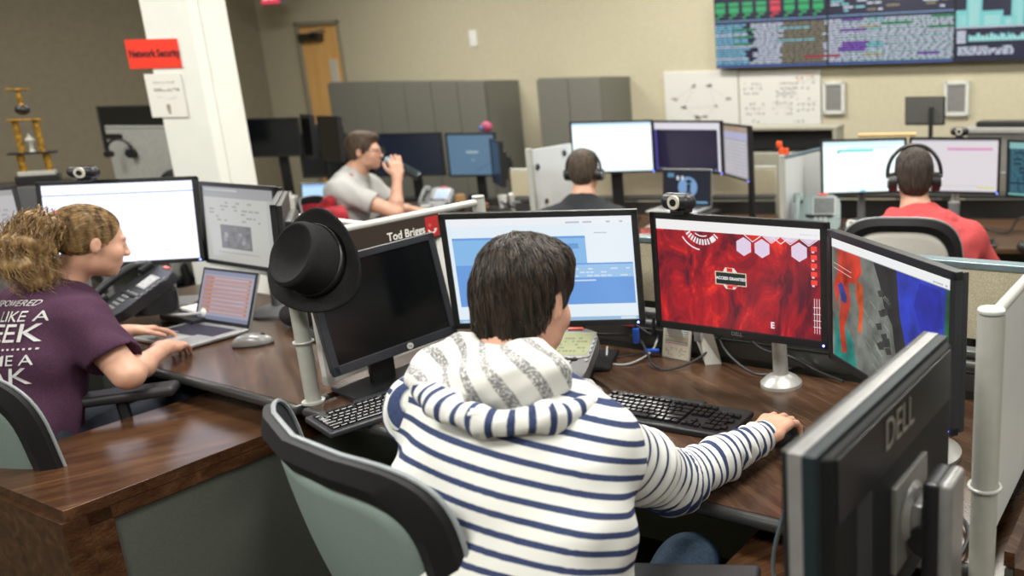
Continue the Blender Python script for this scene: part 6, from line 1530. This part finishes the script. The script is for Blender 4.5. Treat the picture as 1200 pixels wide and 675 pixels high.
# ================================================================= man in grey T-shirt, drinking
lg=_n((.18,-.98,0)); 
sg=dict(head=(-2.765,5.43,1.215),hf=(.96,.10,-.05),hs=.98,neck=(-2.845,5.42,1.075),nr=.055,
 torso=[((-2.93,5.40,.56),lg,.165,.115),((-2.93,5.40,.70),lg,.155,.115),((-2.91,5.40,.84),lg,.168,.120),((-2.89,5.40,.95),lg,.168,.110),((-2.865,5.41,1.035),lg,.095,.07)],
 shR=(-2.86,5.235,.985),elR=(-2.545,5.27,.830),wrR=(-2.545,5.36,1.055),hdR=(-.12,.25,1.),hnR=(.55,-.75,.1),curlsR=(.75,.45,.35,.25),thumbR=.3,
 shL=(-2.86,5.585,.985),elL=(-2.72,5.66,.80),wrL=(-2.50,5.62,.775),hdL=(1,0,-.1),hnL=(0,0,1),curlL=.4,
 hipR=(-2.91,5.31,.55),hipL=(-2.91,5.49,.55),knR=(-2.47,5.34,.58),knL=(-2.47,5.52,.58),anR=(-2.43,5.34,.12),anL=(-2.43,5.52,.12),foot=(1,0,0),
 m_leg=MATS['jeans_dark'],loose=.012)
t,put,hc,A,hs=person('person','person in a grey T-shirt and glasses, in profile, drinking from a bottle',sg,res=.0055)
face_bits(t,hc-np.array([sg['torso'][0][0][0],sg['torso'][0][0][1],0]),A,hs)
shirt(t,put,sg,mat('tshirt_grey',(.44,.44,.43),rough=.9,var=.08,scale=200,spec=.1),mg=.014,sleeve=.5,name='t_shirt')
short_hair(t,put,hc,A,hs,hair_mat('hair_brown',(.03,.017,.009),(.09,.055,.032),rough=.65,sc=80))
o=B().tube(catmull([(-2.80,5.30,1.075),(-2.87,5.34,1.085),(-2.90,5.42,1.095),(-2.87,5.50,1.085)],6),.007,8).obj('lanyard',mat('lanyard_red',(.55,.06,.02),rough=.6),t); put(o)
P=lambda x,y,z:np.array(hc)+hs*(x*A[0]+y*A[1]+z*A[2])
g_=thing('eyeglasses','dark-rimmed eyeglasses on the drinking man\'s nose','glasses',tuple(P(0,.1,0)))
o0=P(0,.1,0); b=B()
for q in (-1,1):
    b.tube([P(q*.033+.024*math.cos(a_),.108-.004*abs(math.cos(a_)),.004+.019*math.sin(a_))-o0 for a_ in [2*PI*i/20 for i in range(20)]],.0026,6,True)
    b.tube([P(q*.058,.104,.008)-o0,P(q*.082,.06,.010)-o0,P(q*.085,-.005,.006)-o0],.0028,6)
b.tube([P(-.010,.108,.010)-o0,P(.010,.108,.010)-o0],.0025,6); b.obj('rim',BLK,g_)
bt=thing('drink_bottle','slim dark bottle with pale blue cup end raised to the drinking man\'s mouth','bottle',tuple(P(0,.125,-.05)))
d_=_n(np.array([.80,-.12,-.42])); M_=Matrix.Translation((0,0,0))@Vector(d_).to_track_quat('Z','Y').to_matrix().to_4x4()
B(M_).lathe([(.012,.0),(.020,.005),(.026,.05),(.026,.07)],20).obj('cup_end',mat('bottle_pale_blue',(.30,.45,.55),rough=.1),bt); B(M_).lathe([(.026,.07),(.031,.09),(.031,.24),(.027,.255),(.002,.256)],20).obj('bottle_body',mat('bottle_dark',(.02,.03,.035),rough=.2),bt)
office_chair((-2.93,5.40,0),rad(-88),'office chair with a dark frame behind the man in grey',top=.93,w=.46,h=.46,lean=.06,arms=False,m_mesh=mat('jacket_red_cloth',(.30,.012,.022),rough=.9,var=.2,scale=60))
jk=thing('red_jacket','dark red jacket with white lettering hung over the chair of the man in grey','jacket',(-2.84,5.10,0),rad(-45))
S=Solid(); S.slab((0,0,.55),(0,-.03,.86),(1,0,0),.19,.04,.17,.045,.03); S.cap((-.17,-.02,.88),(-.08,0,.93),.03,.03,.04); S.cap((.15,-.02,.85),(.10,0,.87),.03,.03,.04); S.disp(lambda x,y,z:.010*wob((x,y,z*.5),35,3)+.004*wob((x,y,z*.4),95,3)); V,F=S.mesh(.007)
jo=np_mesh('jacket_cloth',V,F,MATS['jacket_red_cloth'],jk,relax=1)
wrap_print([('ATLANTA',0,0,.075,.003,'CENTER')],jo,np.array([0.0,-.05,.76]),np.array([0,-1.,0]),np.array([1.,0,0]),np.array([0,0,1.]),mat('jacket_lettering',(.60,.5,.5),rough=.8),'lettering',jk,(0,0,0))
# ================================================================= man in black shirt with headphones
lm=_n((1,.05,0))
sm=dict(head=(-1.175,4.72,1.120),hf=(.10,.98,-.12),hs=.98,neck=(-1.18,4.67,.98),nr=.055,
 torso=[((-1.17,4.50,.55),lm,.165,.115),((-1.17,4.52,.68),lm,.155,.112),((-1.17,4.56,.78),lm,.17,.115),((-1.17,4.60,.86),lm,.170,.10),((-1.175,4.63,.925),lm,.10,.07)],
 shR=(-.985,4.60,.865),elR=(-.93,4.72,.72),wrR=(-.98,4.93,.77),hdR=(-.2,1,-.1),hnR=(0,0,1),shL=(-1.365,4.60,.865),elL=(-1.42,4.72,.72),wrL=(-1.32,4.93,.77),hdL=(.2,1,-.1),hnL=(0,0,1),
 hipR=(-1.08,4.52,.55),hipL=(-1.26,4.52,.55),knR=(-1.05,4.92,.57),knL=(-1.29,4.92,.57),anR=(-1.05,4.96,.12),anL=(-1.29,4.96,.12),foot=(0,1,0),m_leg=MATS['jeans_dark'])
t,put,hc,A,hs=person('person','person in a black shirt wearing headphones, seen from behind at the white monitor',sm,res=.006)
shirt(t,put,sm,mat('shirt_black',(.010,.012,.016),rough=.85,scale=150),mg=.014,sleeve=.6,name='t_shirt')
short_hair(t,put,hc,A,hs,hair_mat('hair_cropped',(.022,.014,.009),(.085,.058,.036),rough=.7,sc=110),nape=-.075,big=.98)
headphones(hc,A,hs,'black headphones on the head of the person in the black shirt',m_grey=mat('headset_grey_shine',(.30,.34,.36),rough=.2,metal=.6))
office_chair((-1.17,4.50,0),rad(3),'black office chair of the headphone wearer in black',top=.93,w=.46,h=.46)
# ================================================================= man in red hoodie with headphones
lr=_n((1,-.02,0))
sr=dict(head=(.535,3.61,1.175),hf=(.05,.98,-.12),hs=1.0,neck=(.54,3.56,1.035),nr=.056,
 torso=[((.56,3.40,.56),lr,.175,.125),((.56,3.42,.70),lr,.170,.122),((.56,3.46,.84),lr,.185,.122),((.56,3.50,.92),lr,.178,.110),((.55,3.53,.985),lr,.11,.075)],
 shR=(.755,3.50,.925),elR=(.885,3.58,.745),wrR=(.83,3.86,.775),hdR=(-.2,1,-.1),hnR=(0,0,1),shL=(.310,3.50,.925),elL=(.23,3.58,.75),wrL=(.36,3.84,.775),hdL=(.3,1,-.1),hnL=(0,0,1),
 hipR=(.65,3.42,.56),hipL=(.46,3.42,.56),knR=(.68,3.84,.58),knL=(.44,3.84,.58),anR=(.68,3.88,.12),anL=(.44,3.88,.12),foot=(0,1,0),m_leg=MATS['jeans_dark'])
t,put,hc,A,hs=person('person','person in a coral red hoodie wearing large headphones, seen from behind',sr,res=.0055)
m_red=mat('hoodie_coral',(.52,.080,.085),rough=.85,var=.10,scale=120,spec=.15,bump=.2)
S=Solid(); Tr=[(p,l,w+.024,d+.024) for p,l,w,d in sr['torso']]; add_torso(S,Tr)
top=np.array(Tr[-1][0])
for k in 'RL':
    sh,el,wr=[np.array(sr[q+k]) for q in ('sh','el','wr')]
    S.cap(top*.4+sh*.6,sh,.068,.070,.05); S.cap(sh,el,.070,.060,.03); S.cap(el,wr-_n(wr-el)*.01,.062,.042,.03)
S.disp(lambda x,y,z:.005*wob((x,y,z*.8),38,18)+.0035*wob((x,y*.6,z),85,19)); V,F=S.mesh(.007); hd_=put(np_mesh('hoodie',V,F,m_red,t,relax=1))
S=Solid(); nk2=np.array(sr['neck']); ring=[nk2+np.array([.105*math.sin(a_),-.012-.085*math.cos(a_),-.045-.025*math.cos(a_)]) for a_ in [rad(-150+300*i/20) for i in range(21)]]
for a_,b_ in zip(ring,ring[1:]): S.cap(a_,b_,.034,.034,.03)
S.ell(nk2+np.array([0,-.150,-.050]),(.150,.060,.060),k=.03); S.cap(nk2+np.array([-.13,-.09,-.03]),nk2+np.array([.13,-.09,-.03]),.034,.034,.02); S.disp(lambda x,y,z:.008*wob((x,y,z),55,12)); V,F=S.mesh(.006); o=np_mesh('hood',V,F,m_red,hd_,relax=1)
short_hair(t,put,hc,A,hs,hair_mat('hair_short_dark',(.010,.007,.005),(.050,.034,.024),rough=.7,sc=110),nape=-.080,big=1.02)
headphones(hc,A,hs,'large black over-ear headphones on the head of the person in the coral hoodie',band_r=.112,cup_r=.042)
office_chair((.45,3.34,0),rad(-10),'black-rimmed chair with pale mesh back behind the coral hoodie',top=1.09,w=.50,h=.52,lean=.07,m_mesh=mat('chair_mesh_beige',(.50,.49,.45),rough=.85,var=.12,scale=500),arm_z=.235,side_w=.05)
on_col(180,63,.31,.155,'bright red paper sign with dark lettering taped to the white column',a_red,'paper_sign')
on_col(195,112,.215,.235,'white paper notice taped to the column right below the red sign',a_wh,'paper_notice',off=.006)
